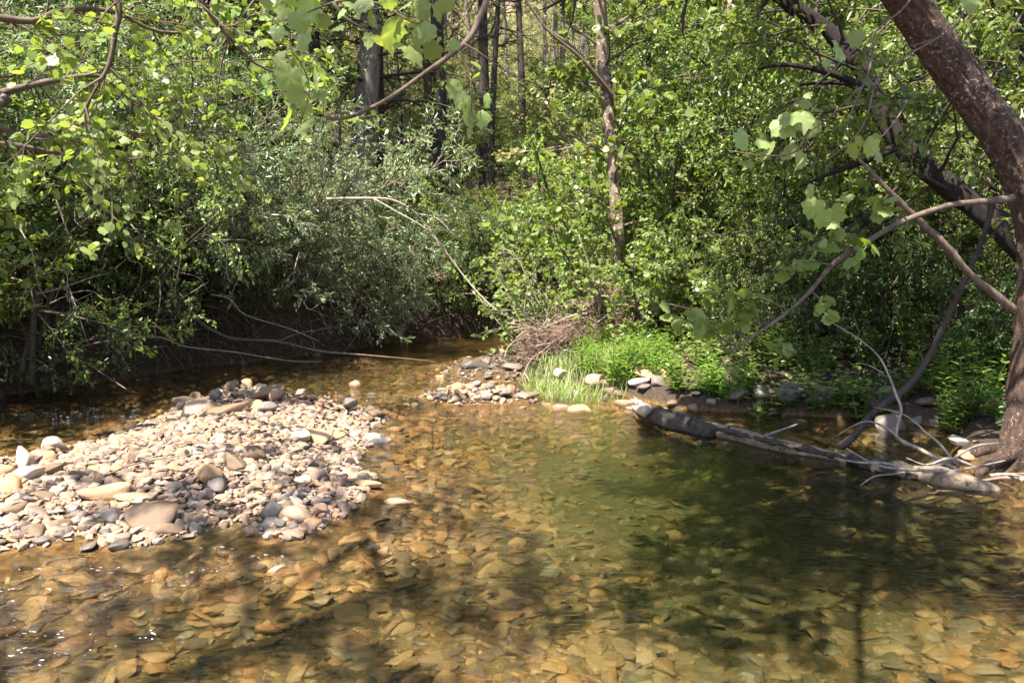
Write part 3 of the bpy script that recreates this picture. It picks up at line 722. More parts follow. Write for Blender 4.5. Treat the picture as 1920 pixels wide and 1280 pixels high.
for i in range(3):
    tree_proto('pine%d' % i, 200+i, 17, .2, .5, 24, 2.2, (65, 100), TS(7, 5, 6), NEEDLE, .13, 'bark_dark', 'needle', .01, .012, 0, .5, .3, 16)
for i in range(4):
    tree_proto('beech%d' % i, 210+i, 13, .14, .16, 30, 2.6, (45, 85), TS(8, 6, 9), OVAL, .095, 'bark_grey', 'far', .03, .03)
for i in range(3):
    tree_proto('gum%d' % i, 220+i, 10, .10, .12, 28, 2.0, (40, 80), TS(8, 7, 10), OVAL, .075, 'bark_dark', 'green', .06, .04)
for i in range(2):
    tree_proto('hemlock%d' % i, 230+i, 9, .1, .06, 34, 1.9, (70, 100), TS(8, 6, 9, .5, .4, .85), OVAL, .05, 'bark_dark', 'bright', .03, .03)

def plant(key, name, x, y, sc, rz, label, cat, group, pn, tilt=(0, 0), z=None):
    z = T(x, y) if z is None else z
    o = empty(name, (x, y, z), label, cat, group, rz)
    o.rotation_euler = (Euler((tilt[0], tilt[1], 0)).to_matrix() @ Euler((0, 0, rz)).to_matrix()).to_euler(); o.scale = (sc, sc, sc)
    part(pn[0], PROTO[key][0], o); part(pn[1], PROTO[key][1], o)
    return o
SH, TR = ('stem', 'foliage'), ('trunk', 'crown')

# ---- shrubs of the left bank
lr = np.random.default_rng(70)
GL = 'shrubs crowding the left bank'
LEFT = [  # kind, x, y, scale, tilt towards water, label
 ('willow0', -3.55, 13.2, .85, .38, 'silvery willow shrub leaning low over the dark water'),
 ('willow1', -2.5, 14.3, .56, .45, 'silvery willow shrub with pale leaf tips at the bend of the stream'),
 ('willow2', -4.5, 12.6, 1.15, .25, 'tall silvery willow shrub in the middle of the left bank'),
 ('willow3', -4.9, 14.2, 1.15, .1, 'big willow shrub behind the leaning silvery one'),
 ('willow1', -5.4, 11.8, 1.2, .2, None), ('willow0', -6.2, 12.2, 1.35, .1, None), ('willow2', -5.6, 13.6, 1.4, .1, None),
 ('alder0', -5.3, 10.6, .95, .28, None), ('alder1', -6.1, 9.6, 1.0, .28, None), ('alder2', -6.6, 10.8, 1.3, .15, None),
 ('alder3', -7.2, 8.9, 1.2, .2, None), ('willow3', -7.4, 11.6, 1.4, .1, None), ('alder0', -8.1, 10.2, 1.5, .05, None),
 ('maple0', -6.3, 8.2, .8, .3, 'light green broad leaved shrub at the left edge over the water'),
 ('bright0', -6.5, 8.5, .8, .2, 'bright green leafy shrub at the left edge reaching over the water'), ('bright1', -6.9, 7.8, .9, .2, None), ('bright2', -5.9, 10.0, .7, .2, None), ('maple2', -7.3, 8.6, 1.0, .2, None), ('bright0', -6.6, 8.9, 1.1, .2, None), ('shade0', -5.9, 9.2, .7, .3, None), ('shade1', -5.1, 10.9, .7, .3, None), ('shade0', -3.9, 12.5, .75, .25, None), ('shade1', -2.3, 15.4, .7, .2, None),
 ('willow0', -7.0, 13.8, 1.6, 0, None), ('willow2', -5.2, 15.8, 1.5, 0, None), ('willow1', -4.3, 16.4, .6, 0, None), ('alder3', -6.6, 15.6, 1.7, 0, None), ('alder2', -8.8, 12.4, 1.8, 0, None),
 ('alder1', -8.4, 14.5, 2.0, 0, None), ('maple1', -7.6, 10.6, 1.6, .1, None), ('alder2', -10, 11, 2.0, 0, None), ('willow3', -9.6, 13.4, 2.0, 0, None), ('alder0', -7.9, 17.5, 2.0, 0, None), ('alder1', -10.5, 16.5, 2.2, 0, None),
]
LBL = {'willow': 'grey green willow shrub in the thicket of the left bank', 'alder': 'dark green oval leaved shrub in the thicket of the left bank',
       'maple': 'light green shrub in the thicket of the left bank', 'shade': 'dark low shrub hanging over the undercut left bank', 'bright': 'bright green shrub in the thicket of the left bank'}
LOOK = {'willow': 'grey green willow shrub', 'alder0': 'oval leaved green shrub', 'alder1': 'narrow leaved green shrub', 'alder2': 'fine leaved light green shrub', 'alder3': 'dark leaved shrub',
        'maple': 'light green lobed leaf shrub', 'shade': 'dark low shrub', 'bright': 'small bright green bush'}
def look(key): return LOOK.get(key) or LOOK[key[:-1]]
for key, x, y, sc, tl, lab in LEFT:
    kind = key[:-1]
    w_ = (T(x, y) > 0)*float(-sdf(np.array([x]), np.array([y]), WPOLY)[0])
    if not lab:
        lab = look(key)+(' hanging over' if w_ < .5 else ' close behind' if w_ < 1.6 else ' further back above' if w_ < 3 else ' at the very back above')
        lab += ' the left edge bank' if y < 9.5 else ' the arching dead branch' if y < 11.5 else ' the drooping grey limb' if y < 13.7 else ' the bend of the stream'
    plant(key, {'willow': 'willow_shrub', 'alder': 'alder_shrub', 'maple': 'broadleaf_shrub', 'shade': 'bank_shrub', 'bright': 'bright_bush'}[kind], x, y, sc, lr.uniform(0, 6.28),
          lab or LBL[kind], 'shrub', GL, SH, (0, tl))
# ---- shrubs of the far bank round the bend
GC = 'shrubs on the far bank behind the bend'
for key, x, y, sc, tl, lab in [
 ('bright0', .0, 18.6, .95, 0, 'bright yellow green bush in the sun between the dark trunks'), ('bright1', 1.3, 19.4, .9, 0, 'bright green bush right of the sunny yellow green one'),
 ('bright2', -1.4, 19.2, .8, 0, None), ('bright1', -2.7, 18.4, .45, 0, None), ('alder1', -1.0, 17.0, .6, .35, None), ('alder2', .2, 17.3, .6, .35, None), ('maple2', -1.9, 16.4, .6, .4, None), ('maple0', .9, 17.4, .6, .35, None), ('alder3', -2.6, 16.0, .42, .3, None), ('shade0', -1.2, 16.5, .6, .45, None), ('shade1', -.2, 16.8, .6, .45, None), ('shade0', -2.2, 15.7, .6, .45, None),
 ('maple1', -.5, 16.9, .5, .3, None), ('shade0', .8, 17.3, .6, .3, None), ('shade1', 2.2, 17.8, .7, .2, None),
 ('bright0', 2.8, 18.8, .9, 0, None), ('maple0', -4.6, 18, .7, 0, None), ('bright2', 4.4, 19.6, 1.0, 0, None), ('bright1', -3.4, 20.5, 1.0, 0, None), ('bright0', -6, 21, 1.2, 0, None)]:
    kind = key[:-1]
    plant(key, {'bright': 'bright_bush', 'alder': 'alder_shrub', 'maple': 'broadleaf_shrub', 'shade': 'bank_shrub'}[kind], x, y, sc, lr.uniform(0, 6.28),
          lab or {'bright': 'small bright bush on the far bank', 'alder': 'green shrub overhanging the far bank at the bend', 'maple': 'light green shrub on the far bank', 'shade': 'dark low shrub under the far bank at the bend'}[kind], 'shrub', GC, SH, (tl, 0))
# ---- right side
GR = 'shrubs of the right bank thicket'
for key, x, y, sc, lab in [
 ('thin0', .7, 11.6, .85, 'sparse lime green shrub growing out of the driftwood pile'), ('thin1', 1.15, 11.9, .9, 'sparse lime green shrub with pale stems left of the peeling trunk'), ('thin1', .5, 12.6, .8, 'sparse shrub behind the driftwood pile at the stream bend'),
 ('maple2', 1.5, 12.6, .85, 'light green lobed leaf shrub behind the peeling trunk'), ('maple1', 2.1, 12.0, .8, None), ('bright0', 2.6, 11.6, .7, None),
 ('alder0', 2.6, 12.8, 1.2, None), ('alder1', 3.4, 12.0, 1.15, None), ('alder2', 4.2, 11.4, 1.25, None), ('alder3', 5.1, 10.8, 1.3, None), ('alder1', 6.0, 10.0, 1.3, None), ('alder0', 6.4, 8.6, 1.1, None),
 ('bright1', 3.0, 11.0, .55, None), ('maple0', 1.9, 11.1, .6, None), ('maple1', 2.6, 10.7, .55, None), ('bright0', 3.3, 11.6, 1.0, None), ('maple2', 3.0, 12.6, 1.2, None), ('bright2', 4.6, 12.2, 1.4, None), ('maple0', 4.0, 10.9, .9, None), ('bright2', 3.8, 10.3, .5, None), ('shade0', 4.6, 9.9, .6, None), ('shade0', 2.5, 9.6, .38, None), ('shade1', 3.2, 9.3, .42, None), ('shade0', 3.9, 9.0, .42, None), ('shade1', 4.5, 8.5, .42, None), ('shade1', 3.5, 10.2, .55, None), ('shade0', 4.9, 7.7, .4, None), ('alder3', 3.9, 9.7, .6, None), ('alder2', 4.9, 8.8, .6, None), ('alder0', 2.8, 10.4, .55, None), ('shade1', 5.4, 9.0, .65, None), ('shade0', 5.6, 7.8, .6, None),
 ('alder2', 3.6, 13.8, 1.5, None), ('alder3', 5.0, 13.2, 1.6, None), ('alder0', 6.6, 12.4, 1.7, None), ('alder1', 8.0, 11, 1.8, None), ('maple0', 2.4, 14.2, 1.1, None), ('alder2', 7.4, 14.4, 1.9, None)]:
    kind = key[:-1]
    plant(key, {'bright': 'bright_bush', 'alder': 'alder_shrub', 'maple': 'broadleaf_shrub', 'shade': 'bank_shrub', 'thin': 'sparse_shrub'}[kind], x, y, sc, lr.uniform(0, 6.28),
          lab or look(key)+(' before' if y < 9.9 else ' behind' if y < 12 else ' far behind')+(' the driftwood pile' if x < 2.4 else ' the slim pinkish trunk' if x < 3.8 else ' the hanging bough' if x < 5.2 else ' the big leaning trunk')+(' on the right bank'), 'shrub', GR, SH)
# ---- trees
def at_px(u, d): return (u-960)/F*d
TRS = [ # kind, u, d, scale, label
 ('pine0', 606, 19, .8, 'slim dark pine trunk left of the thick grey trunk'), ('pine1', 716, 19.5, 1.0, 'dark pine trunk just right of the thick grey trunk'),
 ('pine2', 812, 23, .8, 'thinner left trunk of the close pair of pines'), ('pine0', 828, 22, 1.05, 'thicker right trunk of the close pair of pines'),
 ('pine1', 912, 24, .9, 'dark pine right of the close pair'), ('pine2', 918, 21, .55, 'small dark tree in front of the dark pine'), ('pine2', 980, 30, .8, 'slender pine standing on the litter slope'),
 ('gum0', 505, 17.5, .7, 'leafy green tree at the left end of the dark trunks'), ('gum1', 440, 18.5, 1.0, None), ('gum2', 360, 17, 1.0, None), ('gum0', 240, 16, 1.1, None), ('gum1', 90, 15, 1.1, None), ('gum2', -40, 13, 1.0, None),
 ('hemlock0', 930, 20.5, .42, 'small bright sapling between the bush and the pines'), ('hemlock0', 760, 24, .6, None), ('hemlock1', 1010, 23, .5, None),
 ('gum1', 1220, 15.5, .8, None), ('gum0', 1300, 14, .75, None), ('gum2', 1400, 14.5, .9, None), ('gum1', 1500, 13, .9, None), ('gum0', 1620, 13, .9, None), ('gum2', 1740, 12, .9, None), ('gum1', 1860, 11, .9, None), ('gum0', 1990, 10, .9, None), ('gum2', 1330, 19, 1.1, None), ('gum0', 1560, 18, 1.2, None), ('gum1', 1800, 17, 1.2, None), ('gum2', 1180, 20, .9, None)]
for key, u, d, sc, lab in TRS:
    kind = key[:-1]
    side = 'left' if u < 600 else ('middle' if u < 1100 else 'right')
    plant(key, {'pine': 'pine_tree', 'gum': 'leafy_tree', 'hemlock': 'sapling'}[kind], at_px(u, d), d, sc, lr.uniform(0, 6.28),
          lab or {'gum': 'leafy green tree rising behind the %s bank thicket' % side, 'hemlock': 'small bright sapling among the dark trunks'}[kind], 'tree', 'trees of the %s wood' % side, TR)
for key, u, d, sc in [('gum1', 130, 17, 1.7), ('beech2', 300, 19, 1.4), ('gum0', 400, 21, 1.8), ('gum2', 1210, 22, 1.8), ('beech3', 1330, 17, 1.4), ('gum0', 1470, 20, 1.9), ('beech0', 1600, 15, 1.4), ('gum1', 1750, 19, 1.9), ('beech2', 1890, 14, 1.4), ('gum2', 2050, 12, 1.8)]:
    sd = 'left' if u < 960 else 'right'
    plant(key, 'tall_tree', at_px(u, d), d, sc, lr.uniform(0, 6.28), 'tall leafy tree standing over the %s bank thicket' % sd, 'tree', 'tall trees over the %s bank' % sd, TR)
fr_ = np.random.default_rng(81)
n = 0
for row, (d0, d1, k) in enumerate([(26, 31, 7), (31, 40, 12), (40, 54, 18), (54, 78, 34)]):
    for j in range(k):
        d = fr_.uniform(d0, d1); u = -250+2400*(j+fr_.random())/k
        if row == 0 and 840 < u < 1120: continue
        if row > 1 and (u < 350 or u > 1600): continue
        key = ['beech0', 'beech1', 'beech2', 'beech3', 'beech0', 'beech1', 'beech2', 'pine0'][int(fr_.integers(8))]
        plant(key, 'pine_tree' if key[0] == 'p' else 'hillside_tree', at_px(u, d), d, fr_.uniform(.75, 1.25), fr_.uniform(0, 6.28),
              'dark pine standing far up the wooded slope' if key[0] == 'p' else 'pale yellow green tree far up the wooded slope', 'tree', 'trees on the far slope', TR)

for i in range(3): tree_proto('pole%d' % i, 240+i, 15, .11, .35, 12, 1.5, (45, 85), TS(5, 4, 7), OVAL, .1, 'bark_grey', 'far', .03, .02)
for j in range(30):
    d = fr_.uniform(25, 50); u = fr_.uniform(560, 1180)
    if d < 29 and 860 < u < 1100: d += 5
    plant('pole%d' % (j % 3), 'slim_tree', at_px(u, d), d, fr_.uniform(.8, 1.2), fr_.uniform(0, 6.28), 'slim grey trunked tree standing on the wooded slope', 'tree', 'slim trees on the far slope', TR)
for j in range(110):                      # young growth between the trunks of the slope
    d = fr_.uniform(23, 58); u = fr_.uniform(350, 1450)
    key = ['beech0', 'beech1', 'beech2', 'beech3', 'hemlock0', 'hemlock1'][int(fr_.integers(6))]
    if d < 30 and 850 < u < 1110: key = 'hemlock0'
    plant(key, 'young_tree', at_px(u, d), d, fr_.uniform(.22, .5), fr_.uniform(0, 6.28), 'young leafy tree between the trunks of the slope', 'tree', 'young trees on the far slope', TR)
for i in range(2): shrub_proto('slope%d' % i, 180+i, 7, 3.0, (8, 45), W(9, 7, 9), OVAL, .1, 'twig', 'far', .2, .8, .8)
for j in range(190):
    d = fr_.uniform(25, 70); u = fr_.uniform(560, 1260) if j < 110 else fr_.uniform(820, 1180)
    if d < 31 and 850 < u < 1110: continue
    plant('slope%d' % (j % 2), 'slope_shrub', at_px(u, d), d, fr_.uniform(.5, 1.3), fr_.uniform(0, 6.28), 'pale spring green shrub between the trunks of the far slope', 'shrub', 'shrubs on the far slope', SH)
# ---- thick grey trunk
def trunk_mesh(pts, rad, sides, seed, rough, sub=4):
    pts = np.asarray(pts, float); t = np.linspace(0, 1, len(pts)); tt = np.linspace(0, 1, (len(pts)-1)*sub+1)
    q_ = np.column_stack([smooth_interp(t, pts[:, i], tt) for i in range(3)]); rd = np.interp(tt, t, rad)
    r = np.random.default_rng(seed); mb = MB(); mb.tube(q_, rd, sides, True, rough, r)
    return mb, q_, rd
def smooth_interp(t, y, tt):                 # Catmull-Rom
    t = np.asarray(t); y = np.asarray(y); n = len(t)
    m = np.gradient(y, t)
    i = np.clip(np.searchsorted(t, tt)-1, 0, n-2); h = t[i+1]-t[i]; s = (tt-t[i])/h
    return (2*s**3-3*s**2+1)*y[i]+(s**3-2*s**2+s)*h*m[i]+(-2*s**3+3*s**2)*y[i+1]+(s**3-s**2)*h*m[i+1]
def curve(pp, sub=4):
    pp = np.asarray(pp, float); t = np.linspace(0, 1, len(pp)); tt = np.linspace(0, 1, (len(pp)-1)*sub+1)
    return np.column_stack([smooth_interp(t, pp[:, i], tt) for i in range(3)])
def px_path(l): return [P(u, v, d) for u, v, d in l]
def tree_thing(name, base, label, cat='tree', group=None):
    return empty(name, tuple(base), label, cat, group)
def add_part(parent, name, mb, mat):
    o = mb.obj(name, M[mat], None)
    o.parent = parent; o.matrix_parent_inverse.identity()
    me = o.data; n = len(me.vertices); co = np.empty(n*3, np.float32); me.vertices.foreach_get('co', co)
    co = co.reshape(-1, 3)-np.array(parent.location, np.float32); me.vertices.foreach_set('co', co.ravel()); me.update()
    return o
def leafy(mb, r, pts, nl, tpl, size, spread=.8, droop=.4, jit=.03, flat=.7):
    pts = np.asarray(pts); k = r.uniform(0, len(pts)-1.001, nl); i = k.astype(int)
    p = pts[i]+(pts[i+1]-pts[i])*(k-i)[:, None]+r.normal(0, jit, (nl, 3)); a = pts[i+1]-pts[i]; a /= np.linalg.norm(a, axis=1)[:, None]
    mb.leaves(p, a*.5+r.normal(0, spread, (nl, 3))-UP*droop, UP*flat+r.normal(0, .5, (nl, 3)), size*r.uniform(.7, 1.2, nl), *tpl)

d = 19.0; bx = at_px(680, d)
t0 = tree_thing('grey_trunk_tree', (bx, d, T(bx, d)-.1), 'thick grey trunked tree with a flared base on the far bank')
mb, q_, _ = trunk_mesh(px_path([(676, 385, d), (678, 330, d), (684, 230, d), (692, 120, d), (696, 0, d), (700, -160, d), (705, -330, d)]), [.42, .31, .27, .24, .22, .2, .15], 16, 1, .05)
add_part(t0, 'trunk', mb, 'bark_grey')
r = np.random.default_rng(301); pl = Plant(); wd = MB(); 
pl.sprout(r, q_, 8, .2, 0, [dict(t0=.25), dict(count=26, n=6, ang=(50, 95), len=1.9, rel=False, rr=.25, wander=.12, trop=-.02, t0=.2), *TS(6, 5, 9)])
add_part(t0, 'limb', pl.wood(), 'bark_dark'); add_part(t0, 'crown', pl.foliage(r, OVAL, .09), 'green')

# ---- peeling snag on the point
d = 11.6; b = P(1165, 590, d)
t0 = tree_thing('peeling_tree', b, 'slim tree with peeling pale bark on the grassy point')
mb, q_, _ = trunk_mesh(px_path([(1163, 590, d), (1162, 530, d), (1158, 420, d), (1150, 300, d+.05), (1138, 190, d+.1), (1130, 100, d+.1), (1125, 0, d+.1), (1118, -130, d)]), [.14, .1, .09, .085, .085, .09, .09, .07], 12, 2, .07)
add_part(t0, 'trunk', mb, 'bark_snag')
r = np.random.default_rng(302); pl = Plant()
pl.sprout(r, q_, 5, .09, 0, [dict(t0=.2), dict(count=22, n=6, ang=(40, 90), len=1.1, rel=False, rr=.25, wander=.13, trop=.0, t0=.2), *TS(4, 4, 5)])
for l in ([(1150, 180, d), (1090, 110, d-.2), (1030, 60, d-.3), (990, 10, d-.3)], [(1135, 170, d), (1075, 90, d), (1000, 40, d+.1)], [(1130, 60, d), (1180, 30, d+.2), (1220, -20, d+.3)]):
    pl.tubes.append((curve(px_path(l)), np.linspace(.035, .008, 4*(len(l)-1)+1), 5))
add_part(t0, 'limb', pl.wood(), 'twig'); add_part(t0, 'crown', pl.foliage(r, LOBED, .085, .4), 'lobed')

d = 11.4; b = P(1325, 580, d)
t0 = tree_thing('young_tree', b, 'young tree with a pinkish slender trunk in the right thicket')
mb, q_, _ = trunk_mesh(px_path([(1325, 590, d), (1330, 520, d), (1338, 440, d), (1344, 370, d), (1352, 260, d), (1362, 120, d), (1370, -20, d)]), [.085, .06, .055, .05, .045, .04, .03], 9, 3, .05)
add_part(t0, 'trunk', mb, 'bark_snag')
r = np.random.default_rng(303); pl = Plant()
pl.sprout(r, q_, 5, .05, 0, [dict(t0=.3), dict(count=30, n=6, ang=(45, 85), len=1.2, rel=False, rr=.3, wander=.13, trop=-.02, t0=.2), *TS(6, 5, 8)])
add_part(t0, 'limb', pl.wood(), 'stem_dark'); add_part(t0, 'crown', pl.foliage(r, OVAL, .07), 'green')

# ---- the big leaning tree on the right
pp = [(1935, 915, 6.15), (1942, 850, 6.2), (1948, 760, 6.25), (1955, 650, 6.3), (1958, 520, 6.3), (1950, 415, 6.25), (1908, 305, 6.2), (1848, 213, 6.15), (1766, 100, 6.05), (1698, 0, 5.95), (1630, -110, 5.8), (1560, -230, 5.6), (1500, -360, 5.3), (1440, -520, 5.0)]
b = P(1930, 900, 6.15)
big_tree = tree_thing('leaning_tree', b, 'big leaning tree with dark flecked bark at the right bank')
mb, q_, rd = trunk_mesh(px_path(pp), [.30, .25, .22, .195, .175, .155, .142, .137, .133, .128, .12, .11, .1, .08], 110, 4, .0, 26)
from mathutils import noise, Vector
vv = mb.v[0]; ns = 110; cen = np.repeat(q_, ns, axis=0); off = vv-cen; rr_ = np.linalg.norm(off, axis=1)[:, None]
arc = np.repeat(np.concatenate([[0], np.cumsum(np.linalg.norm(np.diff(q_, axis=0), axis=1))]), ns); th_ = np.tile(np.linspace(0, 2*np.pi, ns, endpoint=False), len(q_))
bark = np.array([noise.ridged_multi_fractal(Vector((math.cos(t_)*2.6, math.sin(t_)*2.6, a_*4.2)), 1.0, 2.1, 5, .9, 2.0) for t_, a_ in zip(th_, arc)])
lump = np.array([noise.noise(Vector((math.cos(t_)*.9, math.sin(t_)*.9, a_*2.0))) for t_, a_ in zip(th_, arc)])
mb.v[0] = cen+off*(1+((bark-bark.mean())*.017/rr_[:, 0]+lump*.07))[:, None]
for a in range(6):                                  # root flare
    an = a*1.05+.3; q0 = P(1935, 850, 6.2); e = np.array([b[0]+.55*math.cos(an), b[1]+.5*math.sin(an), -.05])
    m_ = np.array([b[0]+.26*math.cos(an), b[1]+.25*math.sin(an), .12])
    c_ = curve([q0, m_, e]); mb.tube(c_, np.linspace(.085, .02, len(c_)), 9, True, .07)
add_part(big_tree, 'trunk', mb, 'bark_big')
l = [(1900, 372, 6.15), (1840, 378, 6.1), (1780, 385, 6.0), (1700, 412, 5.9), (1650, 438, 5.85), (1600, 470, 5.8), (1560, 497, 5.75), (1520, 545, 5.7), (1480, 582, 5.65), (1430, 618, 5.6), (1368, 657, 5.6), (1340, 622, 5.6)]
mb = MB(); mb.tube(curve(px_path(l)), np.interp(np.linspace(0, 1, 45), [0, .1, .5, .9, 1], [.03, .021, .017, .009, .004]), 8, True, .04)
r = np.random.default_rng(305); fl = MB()
for (u, v, u2, v2) in [(1700, 412, 1640, 380), (1600, 470, 1530, 450), (1560, 497, 1480, 500), (1520, 545, 1560, 600), (1480, 582, 1400, 560), (1430, 618, 1470, 660), (1440, 610, 1380, 600), (1650, 440, 1600, 500), (1400, 635, 1300, 600), (1380, 650, 1250, 590), (1460, 600, 1340, 540)]:
    c_ = curve([P(u, v, 5.72), P((u+u2)/2, (v+v2)/2-8, 5.65), P(u2, v2, 5.6)]); mb.tube(c_, np.linspace(.007, .002, len(c_)), 4)
    leafy(fl, r, c_[3:], 9, LOBED, .10, .5, .3, .03, 1.0)
lim = add_part(big_tree, 'low_bough', mb, 'twig')
o = add_part(big_tree, 'bough_foliage', fl, 'lobed')
l = [(1905, 585, 6.2), (1860, 548, 6.15), (1815, 510, 6.1), (1770, 458, 6.05), (1725, 415, 6.0), (1680, 372, 5.95), (1640, 330, 5.9), (1612, 300, 5.9)]
mb = MB(); mb.tube(curve(px_path(l)), np.interp(np.linspace(0, 1, 29), [0, .6, 1], [.03, .024, .01]), 9, True, .13)
tag(add_part(big_tree, 'broken_limb', mb, 'twig'), 'grey broken limb stripped of bark')
# overhead crown: limbs from the upper trunk spreading above the frame
r = np.random.default_rng(306); pl = Plant()
top = curve(px_path(pp[9:]))
for i in range(20):
    p = top[int(r.integers(4, len(top)))]; a = r.uniform(0, 6.28); L = r.uniform(1.6, 3.2)
    dvec = np.array([math.cos(a)-.25, math.sin(a)*.9-.1, r.uniform(.15, .8)])
    pl.grow(r, p, dvec, L, .05, 0, [dict(n=8, wander=.1, trop=.0, t0=.3, sides=6), dict(count=7, n=6, ang=(30, 65), len=.5, rr=.5, wander=.12, t0=.2), dict(count=6, n=4, ang=(30, 60), len=.5, rr=.5, wander=.14, leaves=5)])
for i in range(5):                          # boughs reaching back over the water
    p = top[int(r.integers(len(top)//2, len(top)))]; L = r.uniform(2.6, 4.4)
    pl.grow(r, p, np.array([r.uniform(-.75, .1), -1, r.uniform(.05, .5)]), L, .05, 0, [dict(n=9, wander=.09, trop=.0, t0=.3, sides=6), dict(count=7, n=6, ang=(30, 65), len=.4, rr=.5, wander=.12, t0=.2), dict(count=5, n=4, ang=(30, 60), len=.5, rr=.5, wander=.14, leaves=5)])
foot = P(1925, 720, 6.2)
k = [j for j, p in enumerate(pl.lp) if (p[2]-H) > .33*p[1]+.25 and np.linalg.norm(np.cross(p-foot, SUN)) > .75]          # keep the leaves above the view, with a gap cut so sun reaches the trunk foot
pl.lp = [pl.lp[j] for j in k]; pl.la = [pl.la[j] for j in k]
add_part(big_tree, 'limb', pl.wood(), 'bark_dark'); add_part(big_tree, 'crown', pl.foliage(r, LOBED, .14, .4), 'lobed')
# thin hanging twigs with large leaves, right of centre
mb = MB(); fl = MB()
TW = [[(1830, -20, 4.6), (1795, 40, 4.4), (1760, 70, 4.2), (1700, 105, 4.0), (1660, 135, 3.9), (1612, 166, 3.8), (1560, 215, 3.7), (1500, 262, 3.6)],
      [(1660, 130, 3.9), (1640, 160, 3.8), (1625, 220, 3.75), (1600, 260, 3.7), (1545, 305, 3.65)],
      [(1720, -20, 4.2), (1690, 20, 4.1), (1650, 50, 4.0), (1590, 105, 3.9), (1540, 150, 3.8), (1480, 200, 3.8), (1400, 240, 3.8), (1350, 250, 3.8)],
      [(1770, 60, 4.2), (1800, 85, 4.2), (1860, 130, 4.3), (1920, 155, 4.3)], [(1760, 72, 4.2), (1735, 80, 4.2), (1700, 88, 4.2)],
      [(1640, 60, 4.0), (1630, 130, 3.9), (1600, 200, 3.8), (1575, 270, 3.8), (1545, 300, 3.8)], [(1700, 190, 4.8), (1680, 225, 4.7), (1640, 270, 4.6), (1600, 300, 4.6)],
      [(1520, 240, 3.6), (1490, 285, 3.6), (1440, 292, 3.6), (1365, 283, 3.6)]]
for l in TW:
    c_ = curve(px_path(l)); mb.tube(c_, np.linspace(.006, .002, len(c_)), 5)
LV = [(1392, 262, 62), (1430, 268, 45), (1440, 285, 60), (1478, 285, 50), (1470, 235, 70), (1505, 225, 60), (1520, 240, 50), (1510, 195, 34), (1532, 205, 30), (1495, 310, 45), (1400, 305, 45), (1428, 250, 40),
      (1598, 283, 45), (1632, 275, 50), (1648, 290, 46), (1640, 262, 35), (1575, 95, 60), (1605, 72, 46), (1640, 72, 36), (1550, 118, 24), (1500, 300, 50), (1480, 225, 55), (1525, 390, 60), (1545, 410, 60), (1570, 400, 50), (1520, 360, 40),
      (1590, 370, 34), (1515, 178, 25), (1610, 265, 30), (1820, 5, 50), (1880, 0, 40), (1560, 420, 40)]
r = np.random.default_rng(307)
def pixel_leaves(fl, LV, d0, r, tpl=BIGLEAF):
    n = len(LV); p = np.array([P(u, v, d0+r.uniform(-.15, .15)) for u, v, s_ in LV]); sz = np.array([s_*d0/F*.68 for *_, s_ in LV])
    ax = np.column_stack([r.normal(0, .55, n), r.normal(-.15, .5, n), -.55+r.normal(0, .35, n)]); nr = np.column_stack([r.normal(0, .5, n), r.normal(-.7, .5, n), r.normal(.6, .4, n)])
    axn = ax/np.linalg.norm(ax, axis=1)[:, None]
    for i in range(n):
        b_ = MB(); b_.leaves((p-axn*sz[:, None]*.4)[i:i+1], ax[i:i+1], nr[i:i+1], sz[i:i+1], *tpl); add_part(fl, 'leaf', b_, 'lobed')
tg = empty('hanging_branch', tuple(P(1830, -20, 4.6)), 'thin hanging branch with a few large lobed leaves before the right trunk', 'branch')
add_part(tg, 'twig', mb, 'twig'); pixel_leaves(tg, LV, 3.7, r)

# ---- dark leaning tree behind it
pp = [(2060, 700, 7.6), (1990, 560, 7.6), (1915, 462, 7.7), (1850, 402, 7.8), (1790, 357, 7.9), (1740, 318, 8.0), (1690, 270, 8.1), (1650, 205, 8.2), (1618, 130, 8.3), (1560, 65, 8.5), (1500, 22, 8.6), (1440, -30, 8.7), (1380, -110, 8.8)]
b = P(2060, 700, 7.6); b[2] = T(b[0], b[1])
t0 = tree_thing('dark_leaning_tree', b, 'dark leaning tree crossing behind the big flecked trunk')
mb, q_, _ = trunk_mesh([b]+px_path(pp[1:]), [.16, .13, .12, .11, .105, .1, .095, .09, .085, .08, .08, .075, .06], 16, 5, .05)
for l in ([(1640, 180, 8.2), (1590, 150, 8.1), (1530, 130, 8.0), (1470, 122, 8.0), (1420, 130, 8.0)], [(1640, 190, 8.2), (1600, 160, 8.4), (1560, 155, 8.5), (1500, 160, 8.5)], [(1690, 270, 8.1), (1630, 300, 8), (1570, 320, 7.9), (1500, 350, 7.9)]):
    c_ = curve(px_path(l)); mb.tube(c_, np.linspace(.045, .012, len(c_)), 7, True, .05)
add_part(t0, 'trunk', mb, 'bark_black')
r = np.random.default_rng(308); pl = Plant()
pl.sprout(r, q_, 6, .08, 0, [dict(t0=.3), dict(count=34, n=6, ang=(45, 90), len=1.3, rel=False, rr=.25, wander=.13, trop=-.02, t0=.2), *TS(6, 5, 7)])
add_part(t0, 'limb', pl.wood(), 'stem_dark'); add_part(t0, 'crown', pl.foliage(r, OVAL, .075), 'green')

